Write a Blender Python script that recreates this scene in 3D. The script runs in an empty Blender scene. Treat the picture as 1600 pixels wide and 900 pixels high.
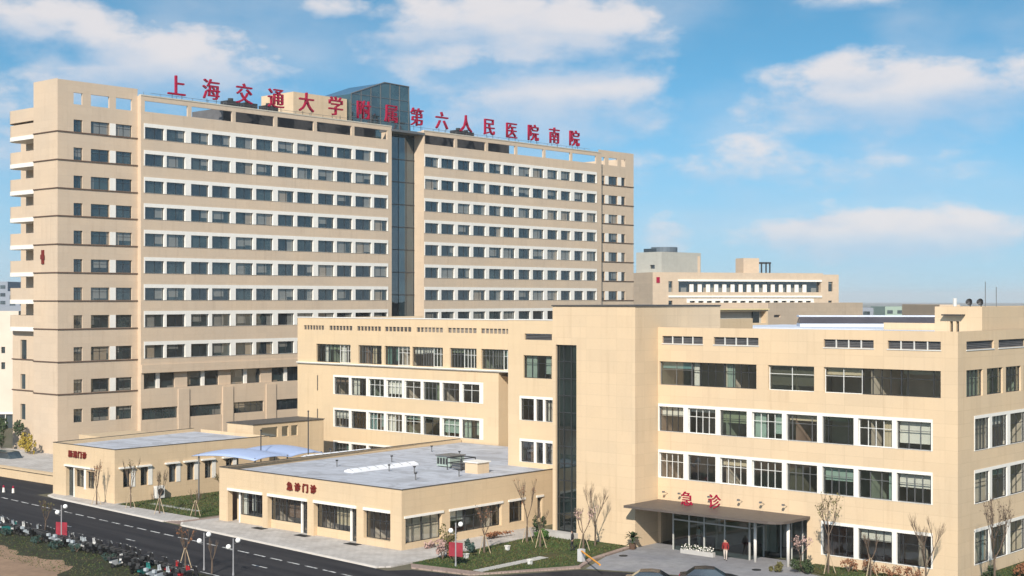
import bpy, bmesh, math, random
from math import radians as R, sin, cos, pi
from mathutils import Vector, Matrix
random.seed(7)
SC = bpy.context.scene
COL = SC.collection

# ---------------------------------------------------------------- camera
HEAD = 41.5
cam = bpy.data.cameras.new('camera'); cam_o = bpy.data.objects.new('camera', cam); COL.objects.link(cam_o)
cam_o.location = (0, 0, 21.0); cam_o.rotation_euler = (R(90), 0, R(HEAD))
cam.sensor_width = 36; cam.lens = 2222/1600*36; cam.shift_y = 18/1600
cam.clip_start = 1; cam.clip_end = 20000
SC.camera = cam_o

# ---------------------------------------------------------------- sun, sky, exposure
SUN_AZ = Vector((0.51, -0.860)).normalized(); SUN_EL = 33
sd = Vector((SUN_AZ.x*cos(R(SUN_EL)), SUN_AZ.y*cos(R(SUN_EL)), sin(R(SUN_EL))))
sl = bpy.data.lights.new('sun', 'SUN'); sl.energy = 3.7; sl.angle = R(0.9); sl.color = (1.0, 0.915, 0.80)
so = bpy.data.objects.new('sun', sl); COL.objects.link(so)
so.rotation_euler = sd.to_track_quat('Z', 'Y').to_euler()
SC.view_settings.view_transform = 'Standard'; SC.view_settings.look = 'None'
SC.view_settings.exposure = 0.72; SC.view_settings.gamma = 1.0; SC.view_settings.use_curve_mapping = False
SC.render.film_transparent = False
SC.cycles.max_bounces = 6; SC.cycles.transparent_max_bounces = 12
SC.cycles.use_denoising = True
SC.cycles.volume_bounces = 0
HAZE = 0.00016

class NT:
    """node tree helper"""
    def __init__(s, tree): s.t = tree; s.t.nodes.clear()
    def n(s, typ, **kw):
        nd = s.t.nodes.new(typ)
        for k, v in kw.items():
            if k == 'i':
                for kk, vv in v.items():
                    if hasattr(vv, 'is_output') or isinstance(vv, bpy.types.NodeSocket): s.t.links.new(vv, nd.inputs[kk])
                    else: nd.inputs[kk].default_value = vv
            else: setattr(nd, k, v)
        return nd
    def m(s, op, a, b=0.0, c=0.0, clamp=False):
        return s.n('ShaderNodeMath', operation=op, use_clamp=clamp, i={0: a, 1: b, 2: c}).outputs[0]
    def mix(s, f, a, b, typ='MIX'):
        nd = s.n('ShaderNodeMix', data_type='RGBA', blend_type=typ)
        for k, v in ((0, f), (6, a), (7, b)):
            if isinstance(v, bpy.types.NodeSocket): s.t.links.new(v, nd.inputs[k])
            else: nd.inputs[k].default_value = v if k == 0 else (*v, 1)[:4]
        return nd.outputs[2]
    def ramp(s, v, lo, hi):
        return s.n('ShaderNodeMapRange', interpolation_type='SMOOTHSTEP', i={0: v, 1: lo, 2: hi, 3: 0.0, 4: 1.0}).outputs[0]

world = bpy.data.worlds.new('World'); SC.world = world; world.use_nodes = True
w = NT(world.node_tree)
sky = w.n('ShaderNodeTexSky', sky_type='NISHITA', sun_disc=False, sun_elevation=R(SUN_EL),
          sun_rotation=math.atan2(sd.x, sd.y), altitude=0, air_density=1.0, dust_density=0.4, ozone_density=3.0)
tc = w.n('ShaderNodeTexCoord')
sep = w.n('ShaderNodeSeparateXYZ', i={0: tc.outputs['Generated']})
dx, dy, dz = sep.outputs
# the low sky is read a little higher up, where it is a deeper blue
zz = w.m('MULTIPLY_ADD', dz, 1.7, 0.10)
vec = w.n('ShaderNodeCombineXYZ', i={0: dx, 1: dy, 2: zz})
nv = w.n('ShaderNodeVectorMath', operation='NORMALIZE', i={0: vec.outputs[0]})
w.t.links.new(nv.outputs[0], sky.inputs[0])
skyc = w.n('ShaderNodeHueSaturation', i={'Hue': 0.478, 'Saturation': 1.2, 'Value': 0.80, 'Color': sky.outputs[0]}).outputs[0]
az = w.m('MULTIPLY', w.m('ARCTAN2', w.m('MULTIPLY', dx, -1.0), dy), 180/pi)   # degrees left of +Y
el = w.m('MULTIPLY', w.m('ARCSINE', dz), 180/pi)
nvec = w.n('ShaderNodeCombineXYZ', i={0: az, 1: w.m('MULTIPLY', el, 1.9), 2: 0.0}).outputs[0]
n1 = w.n('ShaderNodeTexNoise', i={'Vector': nvec, 'Scale': 0.36, 'Detail': 9.0, 'Roughness': 0.55}).outputs[0]
n2 = w.n('ShaderNodeTexNoise', i={'Vector': nvec, 'Scale': 0.13, 'Detail': 5.0, 'Roughness': 0.5}).outputs[0]
PXD = 1600/2*1.0
def ang(px, py):
    return HEAD - math.degrees(math.atan((px-800)/2222)), math.degrees(math.atan((468-py)/math.hypot(2222, px-800)))
# clouds: centre and half size (in the directions seen), strength; flat bases, billowing tops
CL = [(255,112,215,70,1.0),(80,45,190,46,.75),(800,52,270,74,1.0),(955,62,95,60,.55),(850,158,250,84,.95),(720,110,110,34,.5),
      (1400,155,250,72,1.0),(1330,105,90,34,.55),(1385,366,235,50,1.05),(1300,330,60,22,.5),(1200,255,330,60,.45),(1040,362,55,34,.5),
      (1330,4,110,16,.6),(30,215,120,85,.62),(1080,268,90,26,.45),(1560,120,120,50,.5),(520,14,120,20,.45),(215,28,40,10,.25),
      (-300,120,260,60,.9),(1950,180,260,60,.9),(2300,330,240,50,.9),(-700,260,260,60,.9)]
tot = None; shade = None
for (px, py, rx, ry, st) in CL:
    a, e = ang(px, py); ra = rx*1.16/2222*180/pi; re = ry*1.22/2222*180/pi
    u = w.m('DIVIDE', w.m('SUBTRACT', az, a), ra)
    v = w.m('DIVIDE', w.m('SUBTRACT', el, e), re)
    d = w.m('ADD', w.m('MULTIPLY', u, u), w.m('MULTIPLY', v, v))
    f = w.m('MULTIPLY', w.m('SUBTRACT', 1.0, d, clamp=True), st)
    tot = f if tot is None else w.m('MAXIMUM', tot, f)
    sh = w.m('MULTIPLY', f, v)
    shade = sh if shade is None else w.m('ADD', shade, sh)
bill = w.m('MULTIPLY_ADD', w.m('SUBTRACT', n1, 0.5), 1.9, tot)
soft = w.ramp(shade, -0.45, 0.25)                       # bases thin out into the blue, tops stay crisp
dens = w.n('ShaderNodeMapRange', interpolation_type='SMOOTHSTEP', i={0: bill, 1: 0.10, 2: w.m('MULTIPLY_ADD', soft, -0.42, 1.15), 3: 0.0, 4: 1.0}).outputs[0]
dens = w.m('MULTIPLY', dens, w.ramp(tot, 0.0, 0.22))
dens = w.m('MULTIPLY', dens, w.m('MULTIPLY_ADD', soft, 0.40, 0.60))
veil = w.m('MULTIPLY', w.ramp(n2, 0.38, 0.72), 0.34)
dens = w.m('MAXIMUM', w.m('MULTIPLY', dens, 0.86), veil)
lit = w.ramp(w.m('ADD', shade, w.m('MULTIPLY', w.m('SUBTRACT', n1, 0.5), 1.2)), -0.35, 0.40)
cc = w.mix(lit, (2.9, 3.4, 4.15), (4.6, 4.3, 4.25))
skyc = w.mix(w.m('MULTIPLY', w.ramp(w.m('MULTIPLY', el, -1.0), -9.0, 0.5), 0.72), skyc, (1.95, 2.85, 3.5))
final = w.mix(dens, skyc, cc)
bg = w.n('ShaderNodeBackground', i={'Color': final, 'Strength': 0.115})
out = w.n('ShaderNodeOutputWorld', i={0: bg.outputs[0]})

# ---------------------------------------------------------------- materials
MATS = {}
def newmat(name):
    m = bpy.data.materials.new(name); m.use_nodes = True
    return m, NT(m.node_tree)
def fin(t, bsdf): t.n('ShaderNodeOutputMaterial', i={0: bsdf})
def principled(t, **kw):
    return t.n('ShaderNodeBsdfPrincipled', i=kw).outputs[0]
def flat(name, col, rough=0.7, metal=0.0, var=0.10, scale=1.5, spec=0.3):
    if name in MATS: return MATS[name]
    m, t = newmat(name)
    g = t.n('ShaderNodeNewGeometry')
    nz = t.n('ShaderNodeTexNoise', i={'Vector': g.outputs['Position'], 'Scale': scale, 'Detail': 4.0}).outputs[0]
    c = t.mix(nz, tuple(x*(1-var*1.6) for x in col), tuple(min(1, x*(1+var*1.6)) for x in col))
    fin(t, principled(t, **{'Base Color': c, 'Roughness': rough, 'Metallic': metal, 'Specular IOR Level': spec}))
    MATS[name] = m; return m
def wallmat(name, col, tile=(1.2, 0.6), joint=0.86, var=0.07, speck=0.05):
    m, t = newmat(name)
    g = t.n('ShaderNodeNewGeometry'); s = t.n('ShaderNodeSeparateXYZ', i={0: g.outputs['Position']})
    u = t.m('ADD', s.outputs[0], s.outputs[1])
    uv = t.n('ShaderNodeCombineXYZ', i={0: u, 1: s.outputs[2], 2: 0.0}).outputs[0]
    br = t.n('ShaderNodeTexBrick', offset=0.0, i={'Vector': uv, 'Color1': (*[x*(1+var*.5) for x in col], 1), 'Color2': (*[x*(1-var*.5) for x in col], 1),
             'Mortar': (*[x*joint for x in col], 1), 'Scale': 1.0, 'Mortar Size': 0.018, 'Mortar Smooth': 0.3, 'Brick Width': tile[0], 'Row Height': tile[1]})
    big = t.n('ShaderNodeTexNoise', i={'Vector': g.outputs['Position'], 'Scale': 0.16, 'Detail': 5.0}).outputs[0]
    st = t.n('ShaderNodeCombineXYZ', i={0: t.m('MULTIPLY', u, 1.6), 1: t.m('MULTIPLY', s.outputs[2], 0.12), 2: 0.0}).outputs[0]
    streak = t.n('ShaderNodeTexNoise', i={'Vector': st, 'Scale': 1.0, 'Detail': 6.0, 'Roughness': 0.6}).outputs[0]
    c = t.mix(t.ramp(big, .3, .7), br.outputs[0], (0.93, 0.95, 0.98), 'MULTIPLY')
    c = t.mix(t.m('MULTIPLY', t.ramp(streak, .50, .78), 0.5), c, (0.80, 0.77, 0.75), 'MULTIPLY')
    fine = t.n('ShaderNodeTexNoise', i={'Vector': g.outputs['Position'], 'Scale': 3.1, 'Detail': 3.0}).outputs[0]
    c = t.mix(t.m('MULTIPLY', t.ramp(fine, .45, .75), speck*6), c, (0.9, 0.83, 0.78), 'MULTIPLY')
    fin(t, principled(t, **{'Base Color': c, 'Roughness': 0.82, 'Specular IOR Level': 0.2}))
    MATS[name] = m; return m
CREAM = (0.625, 0.48, 0.318)
W_EM = wallmat('cream_wall_tiles', CREAM, (1.65, 0.98), 0.88, .06, .02)
W_MID = wallmat('cream_wall_tiles_wing', (0.62, 0.475, 0.305), (1.65, 0.98), 0.94, .04, .015)
W_TOW = wallmat('tower_tiles', (0.575, 0.455, 0.335), (1.8, 0.9), 0.92, 0.05, 0.03)
W_LOW = wallmat('clinic_tiles', (0.61, 0.465, 0.30), (1.2, 0.6), 0.92, .05, .02)
W_REAR = wallmat('rear_tiles', (0.53, 0.42, 0.31), (1.2, 0.6), 0.9)
W_GREY = wallmat('grey_tiles', (0.40, 0.40, 0.36), (1.2, 0.6), 0.9)
WHITE = flat('white_paint', (0.76, 0.735, 0.68), 0.6, var=0.05)
CONC = flat('concrete', (0.42, 0.41, 0.39), 0.85, var=0.12)
COPING = flat('dark_coping', (0.075, 0.07, 0.065), 0.5, var=0.15)
DARKM = flat('dark_metal', (0.05, 0.052, 0.055), 0.45, 0.3, var=0.1)
ALU = flat('grey_aluminium', (0.20, 0.20, 0.20), 0.45, 0.5, var=0.08)
WALU = flat('white_aluminium', (0.62, 0.62, 0.60), 0.5, var=0.05)
ROOFM = flat('roof_membrane', (0.48, 0.505, 0.56), 0.75, var=0.14, scale=0.35)
m, t = newmat('roof_membrane_seamed'); g = t.n('ShaderNodeNewGeometry')
br = t.n('ShaderNodeTexBrick', offset=.5, i={'Vector': g.outputs['Position'], 'Color1': (.47, .495, .55, 1), 'Color2': (.43, .45, .50, 1), 'Mortar': (.27, .28, .31, 1), 'Scale': 1.0, 'Mortar Size': .035, 'Brick Width': 9.0, 'Row Height': 1.5})
pu = t.n('ShaderNodeTexNoise', i={'Vector': g.outputs['Position'], 'Scale': .3, 'Detail': 7.0, 'Roughness': .6, 'Distortion': 1.2}).outputs[0]
fin(t, principled(t, **{'Base Color': t.mix(t.m('MULTIPLY', t.ramp(pu, .46, .62), .6), br.outputs[0], (.62, .60, .58), 'MULTIPLY'), 'Roughness': .75})); ROOFM = m
ROOFL = flat('pale_roof_membrane', (0.58, 0.63, 0.72), 0.7, var=0.10, scale=0.3)
ROOFD = flat('dark_roof_glazing', (0.07, 0.065, 0.075), 0.3, var=0.2, scale=0.4)
RED = flat('red_letter_enamel', (0.30, 0.004, 0.035), 0.55, var=0.04)
DRED = flat('dark_red_letter', (0.16, 0.018, 0.012), 0.5, var=0.05)
INWALL = flat('interior_plaster', (0.66, 0.58, 0.49), 0.9, var=0.25, scale=0.5)
INDARK = flat('interior_dark', (0.33, 0.23, 0.18), 0.9, var=0.3, scale=0.6)
INCEIL = flat('interior_ceiling', (0.6, 0.6, 0.57), 0.9, var=0.05)
LOUVRE = flat('grey_louvre', (0.12, 0.12, 0.125), 0.6, var=0.2, scale=1.2)
WOODM = flat('bark', (0.13, 0.095, 0.07), 0.9, var=0.25, scale=4)
STAKE = flat('stake_wood', (0.42, 0.33, 0.22), 0.9, var=0.15, scale=4)

def glassmat(name, tint, refl=0.10, clear=True, dark=(0.02, 0.03, 0.035), rooms_=False):
    m, t = newmat(name)
    lw = t.n('ShaderNodeLayerWeight', i={'Blend': .5}).outputs['Facing']      # Schlick, the same from both sides of the pane
    fr = t.m('MULTIPLY_ADD', t.m('POWER', lw, 5.0), 0.96, 0.04)
    g = t.n('ShaderNodeNewGeometry')
    # panes are never perfectly flat
    nz = t.n('ShaderNodeTexNoise', i={'Vector': g.outputs['Position'], 'Scale': 0.7, 'Detail': 1.0}).outputs[0]
    bp = t.n('ShaderNodeBump', i={'Strength': 0.12, 'Distance': 0.05, 'Height': nz}).outputs[0]
    f = t.m('MULTIPLY_ADD', fr, 1.0, refl, clamp=True)
    gl = t.n('ShaderNodeBsdfGlossy', i={'Color': (0.85, 0.92, 0.95, 1), 'Roughness': 0.03, 'Normal': bp}).outputs[0]
    if clear: base = t.n('ShaderNodeBsdfTransparent', i={'Color': (*tint, 1)}).outputs[0]
    else:
        oi = t.n('ShaderNodeObjectInfo')
        n3 = t.n('ShaderNodeTexNoise', i={'Vector': g.outputs['Position'], 'Scale': 0.32, 'Detail': 3.0}).outputs[0]
        col = t.mix(t.ramp(t.m('ADD', n3, t.m('MULTIPLY', t.m('SUBTRACT', oi.outputs['Random'], .5), .25)), .35, .7), dark, tint)
        if rooms_:
            sp = t.n('ShaderNodeSeparateXYZ', i={0: g.outputs['Position']}); cell = t.n('ShaderNodeCombineXYZ', i={0: t.m('FLOOR', t.m('DIVIDE', t.m('ADD', sp.outputs[1], sp.outputs[0]), 1.91)), 1: t.m('FLOOR', t.m('DIVIDE', t.m('SUBTRACT', sp.outputs[2], 2.0), 3.62)), 2: 0.0})
            wn = t.n('ShaderNodeTexWhiteNoise', noise_dimensions='2D', i={'Vector': cell.outputs[0]}); r_ = wn.outputs['Value']
            zf_ = t.m('FRACT', t.m('DIVIDE', t.m('SUBTRACT', sp.outputs[2], 2.0), 3.62))
            drop = t.m('GREATER_THAN', zf_, t.m('MULTIPLY_ADD', r_, -.9, 1.02))
            col = t.mix(t.m('MULTIPLY', drop, t.m('GREATER_THAN', r_, .68)), col, (.17, .17, .155)); col = t.mix(t.m('GREATER_THAN', r_, .955), col, (.24, .20, .15))
        base = t.n('ShaderNodeBsdfDiffuse', i={'Color': col}).outputs[0]
    mx = t.n('ShaderNodeMixShader', i={0: f, 1: base, 2: gl}).outputs[0]
    fin(t, mx); MATS[name] = m; return m
G_CLEAR = glassmat('clear_window_glass', (0.84, 0.86, 0.83), 0.11)
G_GREEN = glassmat('green_window_glass', (0.56, 0.68, 0.64), 0.15)
G_TOW = glassmat('tower_window_glass', (0.035, 0.055, 0.06), 0.085, False, (0.010, 0.018, 0.025), True)
G_STRIP = glassmat('curtain_wall_glass', (0.022, 0.05, 0.065), 0.14, False, (0.008, 0.015, 0.022))
G_STAIR = glassmat('stair_glass', (0.022, 0.035, 0.035), 0.08, False, (0.008, 0.012, 0.012))
G_DARK = glassmat('dark_glass', (0.05, 0.07, 0.08), 0.08, False, (0.015, 0.02, 0.025))
BLINDS = [flat('white_blind', (0.72, 0.71, 0.66), 0.9, var=0.08), flat('cream_blind', (0.55, 0.47, 0.34), 0.9, var=0.12),
          flat('green_blind', (0.28, 0.36, 0.32), 0.9, var=0.12), flat('brown_blind', (0.20, 0.14, 0.11), 0.9, var=0.15), flat('blue_blind', (0.32, 0.45, 0.50), 0.9, var=0.1)]

m_, t_ = newmat('ceiling_lamp'); fin(t_, t_.n('ShaderNodeEmission', i={0: (1, .96, .88, 1), 1: 2.2}).outputs[0]); LAMP = m_

# ---------------------------------------------------------------- mesh helpers
class MB:
    def __init__(s): s.v = []; s.f = []; s.mi = []; s.cur = 0
    def mat(s, i): s.cur = i; return s
    def face(s, pts):
        b = len(s.v); s.v += [tuple(p) for p in pts]; s.f.append(list(range(b, b+len(pts)))); s.mi.append(s.cur)
    def mesh(s, vs, fs):
        b = len(s.v); s.v += [tuple(p) for p in vs]
        for f in fs: s.f.append([b+i for i in f]); s.mi.append(s.cur)
    def box(s, x0, x1, y0, y1, z0, z1):
        v = [(x0,y0,z0),(x1,y0,z0),(x1,y1,z0),(x0,y1,z0),(x0,y0,z1),(x1,y0,z1),(x1,y1,z1),(x0,y1,z1)]
        s.mesh(v, [(0,3,2,1),(4,5,6,7),(0,1,5,4),(1,2,6,5),(2,3,7,6),(3,0,4,7)])
    def prism(s, poly, z0, z1):
        n = len(poly)
        v = [(p[0], p[1], z0) for p in poly] + [(p[0], p[1], z1) for p in poly]
        s.mesh(v, [tuple(range(n-1, -1, -1)), tuple(range(n, 2*n))] + [(i, (i+1) % n, n+(i+1) % n, n+i) for i in range(n)])
    def tube(s, pts, rads, n=6, cap=True):
        rings = []
        pts = [Vector(p) for p in pts]
        if not isinstance(rads, (list, tuple)): rads = [rads]*len(pts)
        for i, p in enumerate(pts):
            d = (pts[min(i+1, len(pts)-1)]-pts[max(i-1, 0)])
            d = d.normalized() if d.length > 1e-6 else Vector((0, 0, 1))
            a = d.orthogonal().normalized() if abs(d.z) < .98 else Vector((1, 0, 0))
            a = (a - d*a.dot(d)).normalized(); b = d.cross(a)
            rings.append([p+(a*cos(2*pi*k/n)+b*sin(2*pi*k/n))*rads[i] for k in range(n)])
        v = [q for r in rings for q in r]; f = []
        for i in range(len(rings)-1):
            for k in range(n): f.append((i*n+k, i*n+(k+1) % n, (i+1)*n+(k+1) % n, (i+1)*n+k))
        if cap: f += [tuple(range(n-1, -1, -1)), tuple((len(rings)-1)*n+k for k in range(n))]
        s.mesh(v, f)
    def sphere(s, c, r, n=10, m=7, sc=(1, 1, 1)):
        v = [(c[0], c[1], c[2]-r*sc[2])]
        for i in range(1, m):
            t = -pi/2+pi*i/m
            for k in range(n): v.append((c[0]+r*sc[0]*cos(t)*cos(2*pi*k/n), c[1]+r*sc[1]*cos(t)*sin(2*pi*k/n), c[2]+r*sc[2]*sin(t)))
        v.append((c[0], c[1], c[2]+r*sc[2])); f = []
        for k in range(n):
            f.append((0, 1+(k+1) % n, 1+k)); L = len(v)-1; o = 1+(m-2)*n
            f.append((L, o+k, o+(k+1) % n))
        for i in range(m-2):
            for k in range(n): f.append((1+i*n+k, 1+i*n+(k+1) % n, 1+(i+1)*n+(k+1) % n, 1+(i+1)*n+k))
        s.mesh(v, f)
    def wall(s, p0, p1, z0, z1, holes=(), depth=0.3):
        """wall seen from the right of p0->p1, with openings (s0, s1, z0, z1) and their reveals"""
        p0 = Vector(p0); p1 = Vector(p1); L = (p1-p0).length; d = (p1-p0)/L; inn = Vector((-d.y, d.x))
        P = lambda a, z, k=0.0: (p0.x+d.x*a+inn.x*k, p0.y+d.y*a+inn.y*k, z)
        hs = [(max(0, a), min(L, b), max(z0, c), min(z1, e)) for a, b, c, e in holes]
        ss = sorted({0, L, *[h[0] for h in hs], *[h[1] for h in hs]}); zs = sorted({z0, z1, *[h[2] for h in hs], *[h[3] for h in hs]})
        for a, b in zip(ss, ss[1:]):
            if b-a < 1e-5: continue
            run = None
            for c, e in zip(zs, zs[1:]):
                if e-c < 1e-5: continue
                mx, mz = (a+b)/2, (c+e)/2
                if any(h[0] < mx < h[1] and h[2] < mz < h[3] for h in hs):
                    if run: s.face([P(a, run[0]), P(b, run[0]), P(b, run[1]), P(a, run[1])]); run = None
                elif run: run[1] = e
                else: run = [c, e]
            if run: s.face([P(a, run[0]), P(b, run[0]), P(b, run[1]), P(a, run[1])])
        for a, b, c, e in hs:
            s.face([P(a, c), P(a, c, depth), P(b, c, depth), P(b, c)])
            s.face([P(a, e), P(b, e), P(b, e, depth), P(a, e, depth)])
            s.face([P(a, c), P(a, e), P(a, e, depth), P(a, c, depth)])
            s.face([P(b, c), P(b, c, depth), P(b, e, depth), P(b, e)])
    def build(s, name, mats, parent=None, smooth=False, origin=None):
        if not isinstance(mats, (list, tuple)): mats = [mats]
        me = bpy.data.meshes.new(name)
        q = parent
        while q is not None and 'base' not in q.keys(): q = q.parent
        o0 = Vector(origin) if origin is not None else (Vector(q['base']) if q is not None else Vector((0, 0, 0)))
        me.from_pydata([tuple(Vector(p)-o0) for p in s.v], [], s.f)
        for mm in mats: me.materials.append(mm)
        me.polygons.foreach_set('material_index', s.mi)
        if smooth: me.polygons.foreach_set('use_smooth', [True]*len(s.f))
        me.update()
        o = bpy.data.objects.new(name, me); COL.objects.link(o)
        if parent is not None: o.parent = parent
        else: o.location = o0
        return o
def tag(o, label, cat, group=None, kind=None):
    if label: o['label'] = label
    if cat: o['category'] = cat
    if group: o['group'] = group
    if kind: o['kind'] = kind
    return o
def thing(name, label, cat, loc=(0, 0, 0), rz=0.0, group=None):
    o = bpy.data.objects.new(name, None); COL.objects.link(o); o.empty_display_size = 0.3
    o.location = loc; o.rotation_euler = (0, 0, rz)
    o['base'] = [0.0, 0.0, 0.0] if rz else [float(x) for x in loc]
    return tag(o, label, cat, group)
def structure(mb, name, mat, **k): return tag(mb.build(name, mat, **k), None, None, None, 'structure')
def dup(root, loc, rz=0.0, label=None, scale=1.0):
    r = root.copy(); COL.objects.link(r); r.location = loc; r.rotation_euler = (0, 0, rz); r.scale = (scale,)*3
    if label: r['label'] = label
    for ch in root.children:
        c = ch.copy(); COL.objects.link(c); c.parent = r
        for g in ch.children:
            d = g.copy(); COL.objects.link(d); d.parent = c
    return r

# ---------------------------------------------------------------- windows
WC = {}
def win_mesh(w_, h, style, fm):
    k = (round(w_, 2), round(h, 2), style, fm.name)
    if k in WC: return WC[k]
    b = MB(); t = 0.055
    if style in ('thin', 'tower'): t = 0.05
    b.box(0, w_, 0, .09, 0, t); b.box(0, w_, 0, .09, h-t, h); b.box(0, t, 0, .09, t, h-t); b.box(w_-t, w_, 0, .09, t, h-t)
    vs = {'tri': (.27, .5, .73), 'side': (.16, .80), 'half': (.5,), 'thin': (), 'pair': (.33, .67), 'tower': (.55,), 'five': (.2, .4, .6, .8)}[style]
    for v in vs: b.box(w_*v-t*.45, w_*v+t*.45, .01, .08, t, h-t)
    if style in ('tri', 'side', 'pair', 'half', 'five'): b.box(t, w_-t, .015, .075, h*.66-t*.4, h*.66+t*.4)
    me = bpy.data.meshes.new('window'); me.from_pydata(b.v, [], b.f); me.materials.append(fm); me.update()
    p = bpy.data.meshes.new('pane'); e = t*.5
    p.from_pydata([(e, .05, e), (w_-e, .05, e), (w_-e, .05, h-e), (e, .05, h-e)], [], [(0, 1, 2, 3)]); p.update()
    WC[k] = (me, p); return WC[k]
PANES = {}
def window(root, p0, d, hole, style='tri', fm=ALU, glass=G_CLEAR, inset=.16, blind=0.0, zoff=0):
    a, b_, c, e = hole; w_ = b_-a; h = e-c
    base = Vector(root['base']); inn = Vector((-d.y, d.x))
    me, pm = win_mesh(w_, h, style, fm)
    kk = (pm.name, glass.name)
    if kk not in PANES:
        q = pm.copy(); q.materials.clear(); q.materials.append(glass); PANES[kk] = q
    o = bpy.data.objects.new('window', me); COL.objects.link(o); o.parent = root
    P = Vector((p0[0]+d.x*a+inn.x*inset, p0[1]+d.y*a+inn.y*inset, c))
    o.location = P-base; o.rotation_euler = (0, 0, math.atan2(d.y, d.x))
    g = bpy.data.objects.new('pane', PANES[kk]); COL.objects.link(g); g.parent = o
    if random.random() < blind:
        r = random.random(); bm_ = MB(); y = .30
        if r < .46:
            f = random.choice((.16, .2, .24, .3, .38, .5, .8)); bm_.box(.04, w_-.04, y, y+.02, h*(1-f), h-.03)
        elif r < .75:
            f = random.uniform(.15, .45); x0 = random.choice((.04, w_*(1-f)-.04)); n = max(4, int(w_*f/.12))
            for i in range(n):
                xa = x0+w_*f*i/n; bm_.box(xa, xa+w_*f/n*.98, y+.03*(i % 2), y+.03*(i % 2)+.02, .03, h-.03)
        else:
            bm_.box(.04, w_*.38, y, y+.02, .03, h-.03); bm_.box(w_*.7, w_-.04, y, y+.02, h*.2, h-.03)
        q = bm_.build('blind', random.choices(BLINDS, (6, 4, 1.6, 2.4, 1))[0]); q.parent = o; q.location = (0, 0, 0)
    return o
def rooms(mb, p0, p1, zfloors, depth=6.0, bay=6.6, off=.32):
    """floors, back wall and partitions seen through the windows"""
    p0 = Vector(p0); p1 = Vector(p1); L = (p1-p0).length; d = (p1-p0)/L; inn = Vector((-d.y, d.x))
    P = lambda a, k, z: (p0.x+d.x*a+inn.x*k, p0.y+d.y*a+inn.y*k, z)
    for z0, z1 in zip(zfloors, zfloors[1:]):
        mb.mat(0); mb.face([P(.1, off, z0+.05), P(L-.1, off, z0+.05), P(L-.1, depth, z0+.05), P(.1, depth, z0+.05)])
        mb.mat(1); mb.face([P(.1, off, z1-.35), P(.1, depth, z1-.35), P(L-.1, depth, z1-.35), P(L-.1, off, z1-.35)])
        mb.mat(2); mb.face([P(.1, depth, z0), P(L-.1, depth, z0), P(L-.1, depth, z1), P(.1, depth, z1)])
        mb.mat(3); q = 1.6
        while q < L-1.2:
            if random.random() < .45: mb.face([P(q, 1.3, z1-.36), P(q, 1.55, z1-.36), P(q+.9, 1.55, z1-.36), P(q+.9, 1.3, z1-.36)])
            q += 3.2
        a = 0.12
        while a < L-.05:
            mb.mat(2 if int(a*7) % 3 else 0); mb.face([P(a, off, z0), P(a, depth, z0), P(a, depth, z1), P(a, off, z1)])
            a += bay
        mb.face([P(L-.12, off, z0), P(L-.12, depth, z0), P(L-.12, depth, z1), P(L-.12, off, z1)])

# ================================================================= GROUND
def ground_mat(name, c1, c2, sc=.08, rough=.95, fine=2.5):
    m, t = newmat(name); g = t.n('ShaderNodeNewGeometry')
    a = t.n('ShaderNodeTexNoise', i={'Vector': g.outputs['Position'], 'Scale': sc, 'Detail': 8.0, 'Roughness': .6}).outputs[0]
    b = t.n('ShaderNodeTexNoise', i={'Vector': g.outputs['Position'], 'Scale': fine, 'Detail': 5.0, 'Roughness': .7}).outputs[0]
    c = t.mix(t.ramp(a, .35, .65), c1, c2)
    c = t.mix(t.m('MULTIPLY', t.ramp(b, .35, .7), .5), c, tuple(x*.55 for x in c1))
    fin(t, principled(t, **{'Base Color': c, 'Roughness': rough, 'Specular IOR Level': .15})); return m
M_GROUND = ground_mat('earth_and_weeds', (.16, .14, .10), (.10, .11, .06))
M_SOIL = ground_mat('bare_soil', (.36, .24, .16), (.27, .18, .12), .25, fine=1.6)
M_VERGE = ground_mat('verge_turf', (.035, .042, .022), (.055, .05, .03), .3)
M_LAWN = ground_mat('lawn', (.045, .075, .022), (.09, .075, .035), .22)
m, t = newmat('asphalt'); g = t.n('ShaderNodeNewGeometry'); sp_ = t.n('ShaderNodeSeparateXYZ', i={0: g.outputs['Position']})
along = t.n('ShaderNodeCombineXYZ', i={0: t.m('MULTIPLY', sp_.outputs[0], .05), 1: t.m('MULTIPLY', t.m('MULTIPLY_ADD', sp_.outputs[0], .07, sp_.outputs[1]), .9), 2: 0.0}).outputs[0]
tr = t.n('ShaderNodeTexNoise', i={'Vector': along, 'Scale': 1.0, 'Detail': 4.0}).outputs[0]                      # tyre wear runs along the road
pt = t.n('ShaderNodeTexVoronoi', i={'Vector': g.outputs['Position'], 'Scale': .12, 'Randomness': 1.0}).outputs['Color']
ptv = t.n('ShaderNodeSeparateXYZ', i={0: pt}).outputs[0]
fn = t.n('ShaderNodeTexNoise', i={'Vector': g.outputs['Position'], 'Scale': 2.2, 'Detail': 6.0, 'Roughness': .7}).outputs[0]
c = t.mix(t.ramp(tr, .35, .68), (.013, .013, .017), (.030, .029, .032)); c = t.mix(t.m('MULTIPLY', t.m('GREATER_THAN', ptv, .8), .5), c, (.013, .013, .016)); c = t.mix(t.m('MULTIPLY', t.ramp(fn, .45, .75), .45), c, (.040, .037, .038))
fin(t, principled(t, **{'Base Color': c, 'Roughness': .8, 'Specular IOR Level': .25})); M_ASPH = m
M_PLAZA = ground_mat('plaza_concrete', (.30, .30, .31), (.24, .24, .26), .2, .85, 1.0)
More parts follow.
